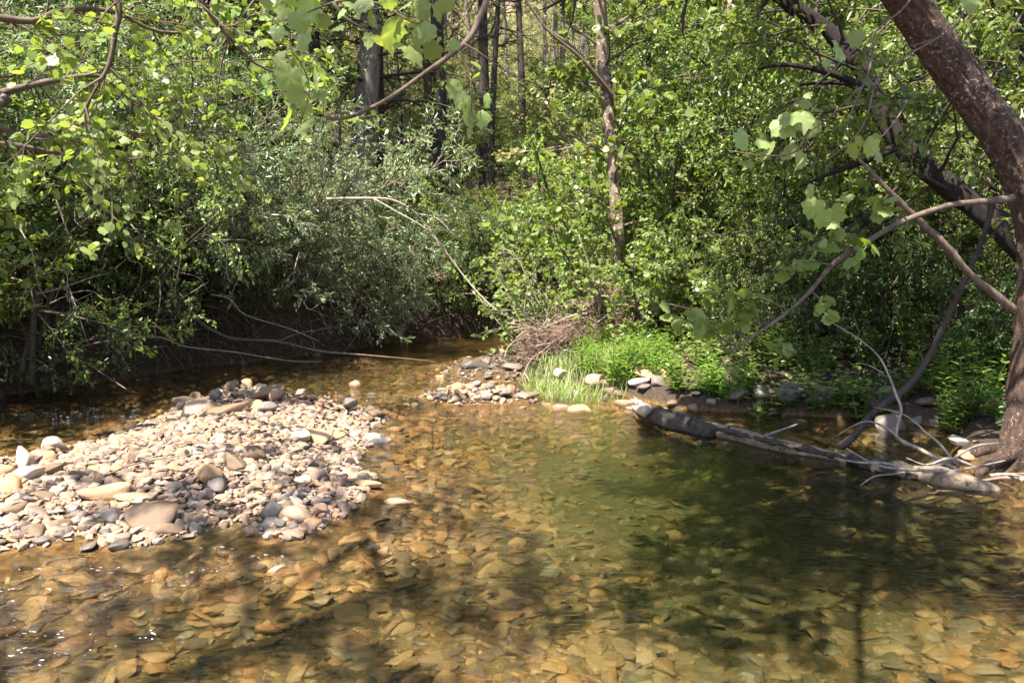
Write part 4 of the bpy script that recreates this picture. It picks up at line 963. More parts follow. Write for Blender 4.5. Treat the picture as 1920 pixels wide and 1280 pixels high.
# ---- bent branch standing in the water, bleached twigs, drift at the tree foot
def stick(l, r0, r1, mat, label, group=None, name='stick', cat='stick', rough=.06, sides=6, extra=()):
    pts = px_path(l); o = empty(name, tuple(pts[0]), label, cat, group)
    mb = MB(); c_ = curve(pts); mb.tube(c_, np.linspace(r0, r1, len(c_)), sides, True, rough)
    for e, e0, e1 in extra:
        c_ = curve(px_path(e)); mb.tube(c_, np.linspace(e0, e1, len(c_)), 5, True, rough)
    me = add_part(o, 'wood', mb, mat)
    # a single mesh needs no parent: make it the thing itself
    loc = o.location.copy(); bpy.data.objects.remove(o); me.parent = None; me.location = loc; me.name = name
    return tag(me, label, cat, group)
stick([(1575, 838, 6.9), (1600, 818, 6.9), (1640, 770, 6.85), (1700, 727, 6.8), (1740, 672, 6.75), (1775, 600, 6.7), (1802, 540, 6.6), (1838, 460, 6.5), (1862, 385, 6.35)], .033, .019, 'bark_dark',
      'bent dark branch rising from the water to the big trunk', None, 'bent_branch', 'branch', .08, 9, [([(1640, 768, 6.85), (1632, 750, 6.83), (1630, 742, 6.8)], .02, .015), ([(1838, 460, 6.5), (1865, 435, 6.45), (1885, 410, 6.4)], .012, .005)])
stick([(1800, 885, 6.05), (1740, 850, 6.2), (1700, 830, 6.3), (1680, 815, 6.35), (1690, 770, 6.4), (1680, 740, 6.45), (1665, 700, 6.5), (1645, 665, 6.5), (1610, 635, 6.5), (1560, 605, 6.5)], .018, .004, 'dead_wood',
      'bleached forked branch standing up from the drift pile', None, 'bleached_branch', 'branch', .06, 6,
      [([(1657, 700, 6.5), (1630, 685, 6.5), (1605, 680, 6.5)], .006, .003), ([(1700, 835, 6.3), (1670, 808, 6.35), (1640, 792, 6.4), (1610, 793, 6.5), (1560, 822, 6.6)], .012, .004), ([(1790, 868, 6.1), (1760, 830, 6.2), (1735, 810, 6.25), (1720, 795, 6.3), (1690, 775, 6.4), (1640, 763, 6.5)], .012, .004)])
dr = np.random.default_rng(320)
for j in range(17):
    u0 = dr.uniform(1700, 1960); v0 = dr.uniform(872, 905); ln = dr.uniform(80, 200); sl = dr.normal(.12, .2)
    d0 = dr.uniform(5.7, 6.1); k = -1 if dr.random() < .5 else 1
    stick([(u0, v0, d0), (u0+k*ln*.35, v0+sl*ln*.35+dr.normal(0, 5), d0), (u0+k*ln*.7, v0+sl*ln*.7+dr.normal(0, 6), d0-.1), (u0+k*ln, v0+sl*ln+dr.normal(0, 6), d0-.15)], dr.uniform(.007, .02), .004, 'dead_wood' if j % 3 else 'driftwood',
          'bleached stick in the drift tangle at the big tree foot', 'sticks tangled at the foot of the big tree', 'drift_stick', 'stick')
# ---- fallen log
lg = empty('fallen_log', tuple(G(1250, 790)), 'long fallen log lying half sunk across the right side of the pool', 'log')
def logpart(name, l, rads, mat, seed, rough, sides=18):
    pts = [G(u, v, z) for u, v, z in l]; mb, q_, _ = trunk_mesh(pts, rads, sides, seed, rough, 6); return add_part(lg, name, mb, mat)
logpart('barked_end', [(1202, 768, .06), (1230, 778, .07), (1265, 790, .06), (1300, 800, .05), (1340, 812, .03)], [.06, .088, .09, .085, .065], 'log_bark', 6, .09)
logpart('bare_wood', [(1310, 800, .03), (1380, 816, .03), (1440, 832, .03), (1520, 848, .02), (1610, 868, -.01)], [.07, .068, .063, .055, .045], 'bare_log', 7, .05)
logpart('rotten_section', [(1595, 864, .0), (1640, 875, .01), (1690, 886, .02), (1735, 894, .01)], [.055, .07, .07, .05], 'log_bark', 8, .12)
logpart('bare_wood', [(1712, 885, .03), (1760, 894, .045), (1810, 906, .03), (1870, 922, -.02)], [.05, .075, .065, .04], 'bare_log', 9, .03)
mb = MB()
for j in range(9):
    a = G(1212+dr.normal(0, 3), 768+dr.normal(0, 4), .09+dr.normal(0, .03)); e = G(1188+dr.normal(0, 5), 757+dr.normal(0, 5), .1+dr.normal(0, .05))
    mb.tube([a, (a+e)/2+dr.normal(0, .01, 3), e], [.05, .035, .006], 5)
add_part(lg, 'splintered_end', mb, 'splint')
for (u0, u1) in ((1330, 1420), (1400, 1500), (1465, 1560), (1530, 1600), (1345, 1395)):      # strips of bark left on the bare wood
    f_ = lambda u: 802+(u-1322)*.232
    logpart('bark_strip', [(u0, f_(u0)-3, .085), ((u0+u1)/2, f_((u0+u1)/2)-4, .085), (u1, f_(u1)-3, .055)], [.008, .026, .006], 'log_bark', int(u0), .3, 7)
for (u, dz) in ((1360, .06), (1447, .05), (1290, .12)):
    a = G(u, 802+(u-1322)*.232, dz); add_part(lg, 'knot', (lambda m: (m.tube([a, a+[.01, -.02, .03], a+[.03, -.03, .07]], [.02, .015, .007], 6), m)[1])(MB()), 'log_bark')
stick([(1412, 828, 7.15), (1440, 815, 7.2), (1495, 795, 7.3)], .02, .006, 'dead_wood', 'short grey branch resting on the middle of the fallen log', None, 'dead_branch', 'branch')
stick([(1250, 752, 9.1), (1280, 745, 9.1), (1300, 742, 9.1)], .03, .015, 'driftwood', 'short stick on the stones behind the log', None)
stick([(1370, 735, 8.9), (1440, 737, 8.8), (1500, 738, 8.7)], .012, .006, 'driftwood', 'thin pale stick lying along the right bank', None)

# ---- driftwood pile on the point
GD = 'sticks of the driftwood pile on the point'
for j in range(90):
    c0 = (dr.uniform(985, 1190), 0); t = (c0[0]-985)/205
    v = 638-48*t+dr.normal(0, 19); d0 = 11.0+.5*t+dr.normal(0, .25); a = dr.normal(-.3, .75); ln = dr.uniform(20, 70)*(1.6 if j % 9 == 0 else 1)
    stick([(c0[0]-ln*math.cos(a), v-ln*math.sin(a), d0-.1), (c0[0]-ln*.3, v-ln*.3*math.sin(a)+dr.normal(-3, 9), d0), (c0[0]+ln*.1, v+dr.normal(0, 7), d0), (c0[0]+ln*.5, v+ln*.5*math.sin(a)+dr.normal(0, 5), d0+.15)], dr.uniform(.004, .015)*(1.5 if j % 9 == 0 else 1), .003, 'driftwood' if j % 4 else 'dead_wood',
          'brown stick woven into the driftwood pile on the point' if j % 4 else 'bleached stick woven into the driftwood pile on the point', GD, 'drift_stick', 'stick')
stick([(1005, 665, 10.9), (1030, 661, 10.9), (1075, 656, 10.95)], .03, .02, 'splint', 'pale barkless branch stub at the front of the driftwood pile')
stick([(945, 672, 10.8), (955, 648, 10.9), (985, 628, 11.0), (1030, 612, 11.1)], .008, .012, 'dead_wood', 'curved pale stick arching left from the driftwood pile')
stick([(1040, 607, 11.1), (1075, 592, 11.2), (1105, 588, 11.3)], .03, .02, 'dead_wood', 'gnarled grey branch on top of the driftwood pile')
stick([(1170, 540, 11.3), (1240, 580, 11.0), (1300, 606, 10.8)], .016, .014, 'dead_wood', 'long grey pole slanting down right from the peeling trunk')
stick([(1124, 600, 11.2), (1122, 560, 11.2), (1105, 500, 11.3), (1085, 440, 11.3)], .02, .009, 'dead_wood', 'thin pale dead stem standing in the driftwood pile')
stick([(1165, 556, 11.3), (1190, 570, 11.2), (1220, 585, 11.1)], .02, .01, 'dead_wood', 'short bleached branch across the base of the peeling trunk')
mb = MB()
for j in range(2600):
    big_ = j < 1700
    if big_:
        t = dr.random(); p = P(985+200*t, 655-52*t+dr.normal(0, 15), 11.1+.5*t+dr.normal(0, .22))
    else: p = P(1150+dr.normal(0, 20), 580+dr.normal(0, 14), 11.45+dr.normal(0, .08))
    dv = unit(np.array([dr.normal(0, 1), dr.normal(0, .5), dr.normal(-.1, .45 if big_ else .9)]))*dr.uniform(.06, .25)
    mb.tube([p-dv, p+dr.normal(0, .015, 3), p+dv], [.003, .004, .002], 3, False)
tag(mb.obj('flood_debris', M['driftwood']), 'fine brown twigs and roots matted into the driftwood pile', 'debris', kind='stuff')
# ---- dead branches over the dark left water
stick([(30, 690, 9.9), (80, 680, 10.0), (140, 665, 10.1), (160, 648, 10.1), (230, 635, 10.2), (300, 632, 10.4), (350, 650, 10.6), (440, 660, 11), (540, 676, 11.5), (600, 678, 11.9)], .017, .005, 'dead_wood',
      'long pale dead branch arching over the dark left water', None, 'dead_branch', 'branch', .06, 7, [([(125, 668, 10.1), (160, 680, 9.9), (200, 705, 9.7), (238, 730, 9.4)], .014, .005), ([(230, 636, 10.2), (260, 655, 10.3), (310, 648, 10.4)], .01, .004), ([(130, 668, 10.1), (80, 690, 9.8), (30, 703, 9.6)], .014, .008)])
stick([(280, 570, 11.6), (340, 585, 11.6), (400, 620, 11.6), (440, 635, 11.7), (520, 640, 11.9), (600, 658, 12.1), (680, 665, 12.1), (760, 672, 12.0), (822, 678, 11.9)], .032, .004, 'twig',
      'grey limb drooping from the left bank to the water surface', None, 'dead_branch', 'branch', .06, 8, [([(520, 640, 11.9), (560, 625, 12), (620, 615, 12.2)], .014, .005)])
stick([(395, 552, 11.5), (430, 560, 11.5), (460, 590, 11.6), (540, 615, 11.9), (600, 640, 12.1)], .016, .005, 'dead_wood', 'thin grey branch behind the drooping limb of the left bank', None, 'dead_branch', 'branch')
stick([(612, 373, 12.0), (680, 372, 12.1), (735, 375, 12.2), (780, 400, 12.3), (820, 450, 12.4), (880, 530, 12.4), (930, 580, 12.2), (985, 610, 12.0)], .022, .005, 'splint',
      'long bleached bough bending down from the far bank to the point', None, 'bleached_branch', 'branch', .06, 7, [([(700, 372, 12.1), (740, 395, 12.1), (800, 430, 12.1), (830, 470, 12.1)], .014, .005), ([(780, 400, 12.3), (820, 410, 12.3), (850, 440, 12.3)], .012, .004)])
stick([(990, 420, 13.8), (1010, 385, 13.8), (1050, 362, 13.7), (1110, 360, 13.6)], .014, .008, 'dead_wood', 'bare arching twig above the sparse shrub on the point')
stick([(440, 430, 10.9), (430, 380, 10.9), (425, 500, 10.7), (433, 530, 10.7)], .008, .006, 'dead_wood', 'pale bare twig hanging down in the left thicket')
for l in ([(75, 540, 9.2), (60, 620, 9.1), (40, 700, 9.0)], [(65, 560, 9.0), (62, 650, 9.0), (60, 720, 9.0)], [(100, 540, 9.3), (80, 610, 9.2), (62, 680, 9.1)]):
    stick(l, .03, .04, 'stem_dark', 'dark leaning stem at the left edge above the undercut bank', 'dark stems at the left edge', 'stem', 'stem')
tw = np.random.default_rng(334)
for j in range(26):
    u = tw.uniform(20, 640); v = tw.uniform(300, 590); d0 = 8.6+u/640*3.6+tw.uniform(-.4, .2); a = tw.uniform(-.6, 1.9); ln = tw.uniform(50, 150); c1 = tw.normal(0, 14)
    stick([(u, v, d0), (u+ln*.4*math.cos(a)+c1, v+ln*.4*math.sin(a)-c1, d0-.1), (u+ln*.75*math.cos(a), v+ln*.75*math.sin(a)+c1, d0-.15), (u+ln*math.cos(a)+c1, v+ln*math.sin(a), d0-.1)], tw.uniform(.005, .011), .002, 'dead_wood' if j % 3 else 'bark_grey',
          'bare grey twig among the shrubs of the left bank', 'bare twigs among the left bank shrubs', 'bare_twig', 'twig', .05, 5, [([(u+ln*.4*math.cos(a)+c1, v+ln*.4*math.sin(a)-c1, d0-.1), (u+ln*.7*math.cos(a+.6), v+ln*.7*math.sin(a+.6), d0-.2)], .003, .0015)])
for j in range(14):
    u = tw.uniform(1180, 1700); v = tw.uniform(330, 600); d0 = tw.uniform(9.5, 10.8); a = tw.uniform(-1.2, .6); ln = tw.uniform(60, 170); c1 = tw.normal(0, 12)
    stick([(u, v, d0), (u+ln*.4*math.cos(a)+c1, v+ln*.4*math.sin(a)-c1, d0-.1), (u+ln*.75*math.cos(a), v+ln*.75*math.sin(a)+c1, d0-.1), (u+ln*math.cos(a), v+ln*math.sin(a), d0)], tw.uniform(.006, .012), .003, 'twig' if j % 2 else 'bark_dark',
          'bare brown twig among the shrubs of the right bank', 'bare twigs among the right bank shrubs', 'bare_twig', 'twig', .05, 5)
# hanging roots of the undercut bank: a mass of fine roots
mb = MB(); hr = np.random.default_rng(330)
bank = np.array([(-6.0,7.6),(-5.6,9.3),(-4.9,10.5),(-4.2,11.7),(-2.9,13.4),(-2.0,15.0),(-.6,16.2),(1.6,16.9)])
for j in range(700):
    k = hr.uniform(0, len(bank)-1.001); i = int(k); p2 = bank[i]+(bank[i+1]-bank[i])*(k-i)
    nrm = np.array([-(bank[i+1]-bank[i])[1], (bank[i+1]-bank[i])[0]]); nrm /= np.linalg.norm(nrm)
    off = hr.uniform(-.1, .5); x, y = p2+nrm*off
    z = hr.uniform(.15, .9); p = np.array([x, y, z]); p = p-np.array([nrm[0], nrm[1], 0])*.12
    c_ = path(hr, p, np.array([-nrm[0]*.3+hr.normal(0, .5), -nrm[1]*.3+hr.normal(0, .5), hr.normal(-.3, .5)]), hr.uniform(.2, .8), 5, .25, -.1)
    c_[:, 2] = np.maximum(c_[:, 2], .01)
    mb.tube(c_, np.linspace(hr.uniform(.004, .012), .002, 5), 4, False)
tag(mb.obj('bank_roots', M['twig']), 'tangle of thin roots and dead twigs along the undercut left bank', 'roots', kind='stuff')
# white flecks added on the riffles as painted sun glints
ww = np.random.default_rng(336); mb = MB()
for (cx_, cy_, rx, ry), k in zip(RIFFLES, (90, 70, 110, 8, 24, 20)):
    rows = ww.normal(0, .4, (max(4, k//9), 2))
    for j in range(k):
        b_ = rows[int(ww.integers(len(rows)))]; x = cx_+rx*b_[0]*1.2+ww.normal(0, .16*rx); y = cy_+ry*b_[1]+ww.normal(0, .04*ry)
        if T(x, y) > -.015: continue
        v, f = ICO[1]; sz = ww.uniform(.0012, .0042)*(1 if y < 5 else 1.3); an = ww.normal(0, .35)
        q4 = v*np.array([sz*ww.uniform(1.5, 5), sz, sz*.22]); c4, s4 = math.cos(an), math.sin(an)
        mb.add_uniform(np.column_stack([q4[:,0]*c4-q4[:,1]*s4+x, q4[:,0]*s4+q4[:,1]*c4+y, q4[:,2]+.002]), f)
fm, nt_ = new_mat('riffle_glints'); kk = NT(nt_); p_ = kk.n('ShaderNodeBsdfPrincipled'); p_.inputs['Base Color'].default_value = (.75,.78,.8,1); p_.inputs['Roughness'].default_value = .15
o_ = kk.n('ShaderNodeOutputMaterial'); kk.l(p_.outputs[0], o_.inputs['Surface'])
tag(mb.obj('riffle_glints', fm), 'white flecks painted as sun glints on the shallow riffles', 'glint flecks', kind='stuff')
# twigs on the gravel bar and in the shallows
stick([(75, 1068, 4.3), (95, 1050, 4.35), (145, 1043, 4.4), (200, 1034, 4.45), (240, 1036, 4.45), (290, 1038, 4.43)], .006, .003, 'dead_wood', 'thin bare twig floating in the shallows before the gravel bar', None, 'twig', 'twig', .05, 5,
      [([(200, 1034, 4.45), (215, 1010, 4.45), (222, 990, 4.5), (226, 972, 4.5)], .003, .0015), ([(145, 1043, 4.4), (155, 1025, 4.4), (166, 1008, 4.45)], .003, .0015), ([(277, 1037, 4.45), (282, 1018, 4.45), (281, 1000, 4.5)], .003, .0015)])
def on_bar(u, v, up=.03):
    p = hit(u, v); p[2] += up
    return p
def bar_stick(l, r0, r1, mat, label):
    c_ = curve([on_bar(*a) for a in l]); mb = MB(); mb.tube(c_, np.linspace(r0, r1, len(c_)), 5, True, .05); tag(mb.obj('twig', M[mat]), label, 'twig')
bar_stick([(200, 900, .03), (240, 888, .05), (300, 877, .06), (360, 868, .06), (440, 856, .05)], .007, .004, 'dead_wood', 'long grey twig lying across the top of the gravel bar')
bar_stick([(330, 845, .05), (390, 842, .05), (450, 846, .05)], .006, .004, 'driftwood', 'short brown twig lying on the upper gravel bar')

# ---- foreground branches with large leaves, top centre
r = np.random.default_rng(340)
fb = empty('foreground_branch', tuple(P(925, -30, 3.6)), 'leafless end of a branch slanting across the top centre with a few lobed leaves', 'branch')
mb = MB()
main = curve(px_path([(935, -60, 3.7), (905, 20, 3.6), (884, 66, 3.55), (850, 100, 3.5), (800, 135, 3.5), (740, 178, 3.5), (690, 205, 3.5), (650, 221, 3.5), (612, 222, 3.5)])); mb.tube(main, np.linspace(.014, .006, len(main)), 8, True, .05)
for l in ([(870, 82, 3.5), (900, 100, 3.5), (960, 140, 3.5), (1010, 160, 3.5)], [(700, 200, 3.5), (735, 250, 3.6), (760, 262, 3.6)], [(640, 221, 3.5), (638, 190, 3.5), (650, 170, 3.5)], [(860, 95, 3.5), (878, 130, 3.5), (885, 180, 3.45), (880, 230, 3.4)]):
    c_ = curve(px_path(l)); mb.tube(c_, np.linspace(.004, .002, len(c_)), 4)
add_part(fb, 'bough', mb, 'twig'); pixel_leaves(fb, [(855, 170, 62), (865, 188, 50), (878, 215, 64), (905, 222, 50), (880, 245, 44), (893, 120, 34), (890, 145, 34), (852, 84, 30), (912, 190, 40), (868, 200, 40)], 3.45, r)
fb = empty('foreground_branch', tuple(P(660, -60, 3.2)), 'leafy foreground branch of large lobed leaves hanging at the top centre left', 'branch')
mb = MB()
for l, r0 in (([(760, -40, 3.2), (700, -8, 3.2), (640, 2, 3.2), (605, 12, 3.2), (560, 30, 3.2), (520, 42, 3.2)], .007), ([(625, 5, 3.2), (645, 32, 3.2), (675, 50, 3.2), (715, 68, 3.2)], .007), ([(660, 0, 3.2), (720, 10, 3.2), (760, 35, 3.2), (830, 60, 3.2)], .006), ([(575, 50, 3.2), (610, 62, 3.2), (650, 55, 3.2)], .004),
              ([(545, 40, 3.2), (545, 90, 3.2), (565, 120, 3.2), (580, 165, 3.2), (565, 220, 3.2)], .003)):
    c_ = curve(px_path(l)); mb.tube(c_, np.linspace(r0, .002, len(c_)), 6, True, .04)
LV = [(582, 18, 72), (562, 40, 60), (535, 25, 50), (548, 0, 60), (568, 72, 70), (605, 42, 46), (540, 95, 64), (522, 112, 36), (634, 52, 34), (680, 8, 56), (655, 8, 36), (700, 38, 44), (735, 62, 90), (770, 42, 60), (782, 70, 56), (715, 78, 44), (692, 75, 40), (790, 18, 56), (822, 22, 50), (835, 5, 46), (775, 100, 58), (810, 95, 52), (760, 10, 40), (730, 0, 50), (640, 25, 30),
      (540, 145, 70), (565, 140, 60), (590, 150, 64), (555, 178, 50), (585, 185, 50), (600, 175, 40), (540, 225, 66), (570, 235, 70), (555, 215, 40), (575, 205, 40), (800, 60, 50), (750, 85, 36), (520, 60, 40), (600, -10, 60), (500, 5, 40), (818, 80, 40)]
add_part(fb, 'bough', mb, 'twig'); pixel_leaves(fb, LV, 3.2, r)
# ---- sycamore overhanging at the upper left, its trunk outside the frame
b = np.array([-6.9, 6.0, T(-6.9, 6.0)])
sy = tree_thing('sycamore_tree', b, 'overhanging tree with pale lobed leaves spread over the upper left')
mb, q_, _ = trunk_mesh([b-[0, 0, .2], b+[.1, 0, 1.5], b+[.4, .1, 3.2], b+[.8, .2, 5.0], b+[1.0, .2, 7.0]], [.22, .17, .14, .11, .06], 14, 15, .04)
pl = Plant(); r = np.random.default_rng(341)
SP = [dict(t0=.12), dict(count=9, n=6, ang=(25, 70), len=.8, rel=False, rr=.4, wander=.13, trop=.0, t0=.15), dict(count=4, n=5, ang=(25, 60), len=.36, rel=False, rr=.5, wander=.15, trop=-.02, leaves=9)]
for l in ([(-60, 200, 6.4), (0, 176, 6.6), (60, 160, 6.8), (120, 148, 6.9), (180, 142, 7.0), (215, 162, 7.1), (245, 188, 7.2), (300, 215, 7.4)],
          [(-200, 60, 6.2), (-60, 30, 6.4), (60, 40, 6.6), (120, 18, 6.7), (210, 22, 6.9), (300, 60, 7.2), (420, 60, 7.4), (520, 90, 7.6)],
          [(-150, -80, 6.0), (60, -60, 5.6), (180, -40, 5.4), (222, 10, 5.4), (216, 60, 5.4), (205, 120, 5.4), (175, 175, 5.4), (150, 220, 5.4)],
          [(-120, 260, 6.3), (-20, 235, 6.4), (60, 260, 6.7), (160, 230, 7.0), (260, 250, 7.3), (400, 245, 7.6)], 
          [(-100, -20, 6.2), (100, -50, 6.5), (330, -30, 6.8), (420, 60, 7.0), (480, 120, 7.2), (560, 150, 7.4)], [(-100, 290, 6.5), (0, 270, 6.7), (120, 290, 7.0), (230, 300, 7.3), (330, 285, 7.6)]):
    l3 = px_path(l); j0 = int(np.argmin(np.abs(q_[:, 2]-(l3[0][2]-.3)))); pts_ = curve([q_[j0]]+l3); bgh = Plant(); bgh.tubes.append((pts_, np.linspace(.04, .005, len(pts_)), 6)); bgh.sprout(r, pts_, 3, .02, 0, SP, t0=.3)
    add_part(sy, 'bough', bgh.wood(), 'twig'); pl.lp += bgh.lp; pl.la += bgh.la
for i in range(4):                           # upper crown above the frame
    p = q_[int(r.integers(8, len(q_)))]; a = r.uniform(-1.2, 1.9)
    pl.grow(r, p, np.array([math.cos(a), math.sin(a), r.uniform(.2, .9)]), r.uniform(1.5, 3), .04, 0, [dict(n=7, wander=.1, t0=.3), dict(count=7, n=6, ang=(25, 60), len=.5, rr=.5, t0=.2), dict(count=6, n=4, ang=(25, 60), len=.5, rr=.5, leaves=5)])
add_part(sy, 'trunk', mb, 'bark_grey'); add_part(sy, 'limb', pl.wood(), 'twig'); add_part(sy, 'crown', pl.foliage(r, LOBED, .061, .45, .8, .8), 'lobed')

# ---- tree on the near bank behind the camera: its crown dapples the foreground water
r = np.random.default_rng(350); b = np.array([-5.6, -.6, 0]); b[2] = T(b[0], b[1])
nb_ = tree_thing('near_bank_tree', b, 'tree on the near left bank beside the viewer, outside the picture')
pl = Plant(); b0 = np.array([-5.6, -.6, -.3])
tp = path(r, b0, np.array([.36, .14, 1.0]), 8.5, 12, .03, .01); pl.tubes.append((tp, np.linspace(.2, .08, 12), 10))
pl.sprout(r, tp, 8, .12, 0, [dict(t0=.5), dict(count=16, n=7, ang=(40, 85), len=2.4, rel=False, rr=.35, wander=.12, t0=.2), dict(count=6, n=5, ang=(30, 60), len=.45, rr=.5, t0=.2), dict(count=5, n=4, ang=(30, 60), len=.45, rr=.5, leaves=6)])
add_part(nb_, 'trunk', pl.wood(), 'bark_grey'); add_part(nb_, 'crown', pl.foliage(r, OVAL, .13), 'green')

# ------------------------------------------------------------------ herbs, grass, ground cover
hb = np.random.default_rng(400)
def herb_proto(key, seed, stems, h, npair, size, tpl, lm, broad=False):
    r = np.random.default_rng(seed); w = MB(); f = MB()
    for i in range(stems):
        a = r.uniform(0, 6.28); ln = r.uniform(.05, .45)
        pts_ = path(r, np.array([math.cos(a)*.04, math.sin(a)*.04, -.02]), np.array([math.cos(a)*ln, math.sin(a)*ln, 1]), h*r.uniform(.6, 1.1), 6, .06, -.01)
        w.tube(pts_, np.linspace(.004, .002, 6), 4, False)
        k = npair*2; t = np.repeat(np.linspace(.15, .98, npair), 2); ff = t*5; ii = np.minimum(ff.astype(int), 4)
        p = pts_[ii]+(pts_[ii+1]-pts_[ii])*(ff-ii)[:, None]
        az = r.uniform(0, 6.28)+np.arange(k)*np.pi+np.repeat(np.arange(npair)*1.57, 2)+r.normal(0, .25, k)
        ax = np.column_stack([np.cos(az), np.sin(az), r.uniform(.1, .7, k)]); nr = np.column_stack([-np.cos(az)*.4, -np.sin(az)*.4, np.ones(k)])
        f.leaves(p, ax, nr, size*(1.15-.6*t)*r.uniform(.8, 1.2, k), *tpl)
    proto(key, w, f, 'stem_green', lm)
M['stem_green'] = bark_mat('green_stem', (.05,.08,.02), (.12,.16,.05), None, 30, .3, .1)
for i in range(3): herb_proto('herb%d' % i, 410+i, 7, .45, 8, .13, (LANCE[0]*np.array([1.15,1,1]), LANCE[1]), 'herb')
for i in range(3): herb_proto('weed%d' % i, 420+i, 6, .32, 5, .085, OVAL, 'green')
herb_proto('broad0', 430, 6, .3, 3, .11, (OVAL[0]*np.array([1.7,1,1]), OVAL[1]), 'green'); herb_proto('broad1', 431, 7, .26, 3, .1, (OVAL[0]*np.array([1.7,1,1]), OVAL[1]), 'green')
def herb(key, u, v, sc, label, group):
    p = hit(u, v)
    plant(key, 'leafy_plant', p[0], p[1], sc, hb.uniform(0, 6.28), label, 'plant', group, ('stem', 'foliage'), z=T(p[0], p[1]))
herb('herb0', 1165, 722, 1.35, 'tall pale leafed plant at the water edge of the grassy point', None); herb('herb1', 1145, 715, 1.1, 'leafy plant left of the tall pale leafed one', None)
herb('herb2', 1275, 735, 1.1, 'bushy green plant on the bank between slab and log', None); herb('herb1', 1330, 740, 1.0, 'upright grassy leaved plant right of the bushy green plant', None); herb('herb0', 1360, 752, .8, 'small leafy plant above the stones behind the log', None)
GP = 'plants on the right bank'
for j in range(26): herb(['herb0','herb1','herb2'][j % 3], hb.uniform(1080, 1270), hb.uniform(645, 715), hb.uniform(.45, 1.0), 'lance leaved plant in the sunny grass of the point', 'plants in the grass of the point')
for j in range(50):
    u = hb.uniform(1280, 1900); v = hb.uniform(620, 765 if u < 1750 else 800); k = ['herb0','herb1','weed0','weed1','weed2','broad0','broad1','herb2'][int(hb.integers(8))]
    herb(k, u, v, hb.uniform(.7, 1.3), {'h': 'lance leaved plant on the shaded right bank', 'w': 'small oval leaved plant on the shaded right bank', 'b': 'broad leaved plant on the shaded right bank'}[k[0]], GP)
for j in range(14): herb(['broad0','broad1'][j % 2], hb.uniform(1420, 1640), hb.uniform(745, 785), hb.uniform(.8, 1.2), 'broad heart leaved plant hanging over the water at the right bank', 'broad leaved plants at the water')
for (u, v, s_) in [(1800, 795, 1.0), (1790, 810, .9), (1830, 780, 1.1), (1760, 740, 1.2)]: herb('herb1', u, v, s_, 'bright lance leaved plant beside the big tree foot', 'bright plants at the big tree foot')
# grass on the point
mb = MB(); gp = np.array([G(u, v, .1)[:2] for u, v in [(985,715),(1000,690),(1060,690),(1110,660),(1170,640),(1220,660),(1210,700),(1180,720),(1150,738),(1080,735),(1000,728)]])
n = 4200; pts = sample(hb, n, lambda x, y: sdf(x, y, gp) > -.03, (gp[:,0].min(), gp[:,0].max(), gp[:,1].min(), gp[:,1].max()))
cl = bumps(pts[:,0]*3, pts[:,1]*3); k = cl+hb.normal(0, .12, n) > .0; pts = pts[k]; n = len(pts)
z = height(pts[:,0], pts[:,1]); ax = np.column_stack([hb.normal(0, .3, n), hb.normal(-.08, .3, n), np.ones(n)])
mb.leaves(np.column_stack([pts, z-.01]), ax, np.column_stack([hb.normal(0, 1, n), hb.normal(0, 1, n), np.zeros(n)]), hb.uniform(.1, .26, n), BLADE[0]*np.array([1.6, 1, 1]), BLADE[1])
tag(mb.obj('grass', M['grass']), 'bright fresh grass on the sunny point beside the driftwood', 'grass', kind='stuff')
# ground cover leaves on the right bank and the woods beyond
mb = MB()
def cover(mb, n, test, box, size, up=.02, hmax=.18, tpl=OVAL):
    p = sample(hb, n, test, box); z = height(p[:,0], p[:,1]); h = up+hb.random(n)**1.5*hmax
    a = hb.uniform(0, 6.28, n); ax = np.column_stack([np.cos(a), np.sin(a), hb.normal(.1, .4, n)]); nr = np.column_stack([hb.normal(0, .5, n), hb.normal(-.2, .5, n), np.ones(n)])
    mb.leaves(np.column_stack([p, z+h]), ax, nr, size*hb.uniform(.6, 1.3, n), *tpl)
land = lambda lo, hi: (lambda x, y: (sdf(x, y, WPOLY) < -lo) & (sdf(x, y, WPOLY) > -hi) & (bumps(x*2+5, y*2) > -.12) & (np.abs(x) < .7*y+3))
cover(mb, 11500, land(.3, 5), (1.2, 8, 2.5, 13), .06, .02, .25)
cover(mb, 5000, land(.3, 4), (-10, -2, 7, 17), .06, .02, .2)
tag(mb.obj('ground_cover_leaves', M['green']), 'low leafy ground cover over both banks', 'ground cover', kind='stuff')
mb = MB()
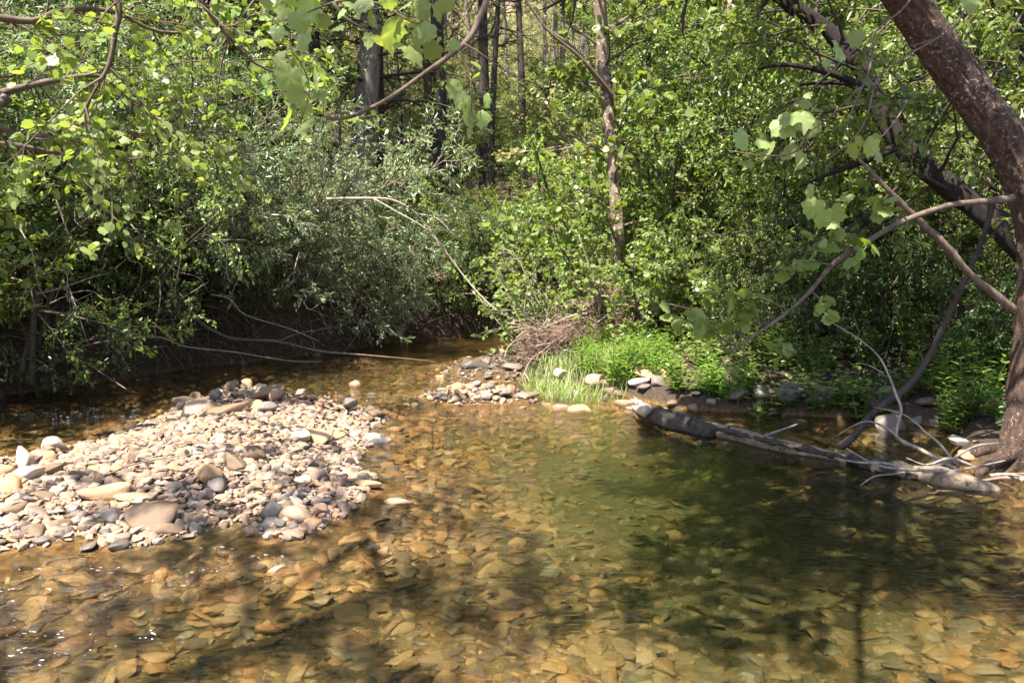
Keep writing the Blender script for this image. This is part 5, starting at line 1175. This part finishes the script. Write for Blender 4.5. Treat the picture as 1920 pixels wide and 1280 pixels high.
cover(mb, 9000, lambda x, y: (sdf(x, y, WPOLY) < -.25) & (np.abs(x) < .7*y+1), (-12, 10, 7, 36), .085, .004, .015)
cover(mb, 5000, lambda x, y: (sdf(x, y, WPOLY) < -.1) & (np.abs(x) < .7*y+3), (-8, 8, 2, 17), .07, .004, .02)
tag(mb.obj('leaf_litter', M['litter']), 'brown dead leaves littering the banks and the wooded slope', 'leaf litter', kind='stuff')

# ------------------------------------------------------------------ light, sky, camera
el = math.asin(SUN[2]); az = math.atan2(SUN[0], SUN[1])
w = bpy.data.worlds.new('World'); bpy.context.scene.world = w; w.use_nodes = True
nt = w.node_tree; nt.nodes.clear()
sk = nt.nodes.new('ShaderNodeTexSky'); sk.sky_type = 'NISHITA'; sk.sun_disc = False; sk.sun_elevation = el; sk.sun_rotation = az
bg = nt.nodes.new('ShaderNodeBackground'); bg.inputs['Strength'].default_value = .125
ow = nt.nodes.new('ShaderNodeOutputWorld'); nt.links.new(sk.outputs[0], bg.inputs[0]); nt.links.new(bg.outputs[0], ow.inputs[0])
ld = bpy.data.lights.new('sun', 'SUN'); ld.energy = 5.0; ld.angle = R(.53); ld.color = (1, .94, .83)
lo = link(bpy.data.objects.new('sun', ld))
from mathutils import Vector
lo.rotation_euler = Vector(SUN).to_track_quat('Z', 'Y').to_euler(); lo.location = (-10, -3, 25)
cd = bpy.data.cameras.new('camera'); cam = link(bpy.data.objects.new('camera', cd))
cd.sensor_width = 36; cd.lens = 36*F/1920; cd.clip_start = .05; cd.clip_end = 500
cam.location = (0, 0, H); cam.rotation_euler = (R(90)-PITCH, 0, 0)
sc = bpy.context.scene; sc.camera = cam
sc.view_settings.view_transform = 'Standard'; sc.view_settings.look = 'None'; sc.view_settings.exposure = 2.0; sc.view_settings.gamma = 1
cy = sc.cycles
cy.max_bounces = 7; cy.diffuse_bounces = 4; cy.glossy_bounces = 2; cy.transmission_bounces = 4; cy.transparent_max_bounces = 10; cy.volume_bounces = 0
cy.use_denoising = True; cy.sample_clamp_indirect = 6
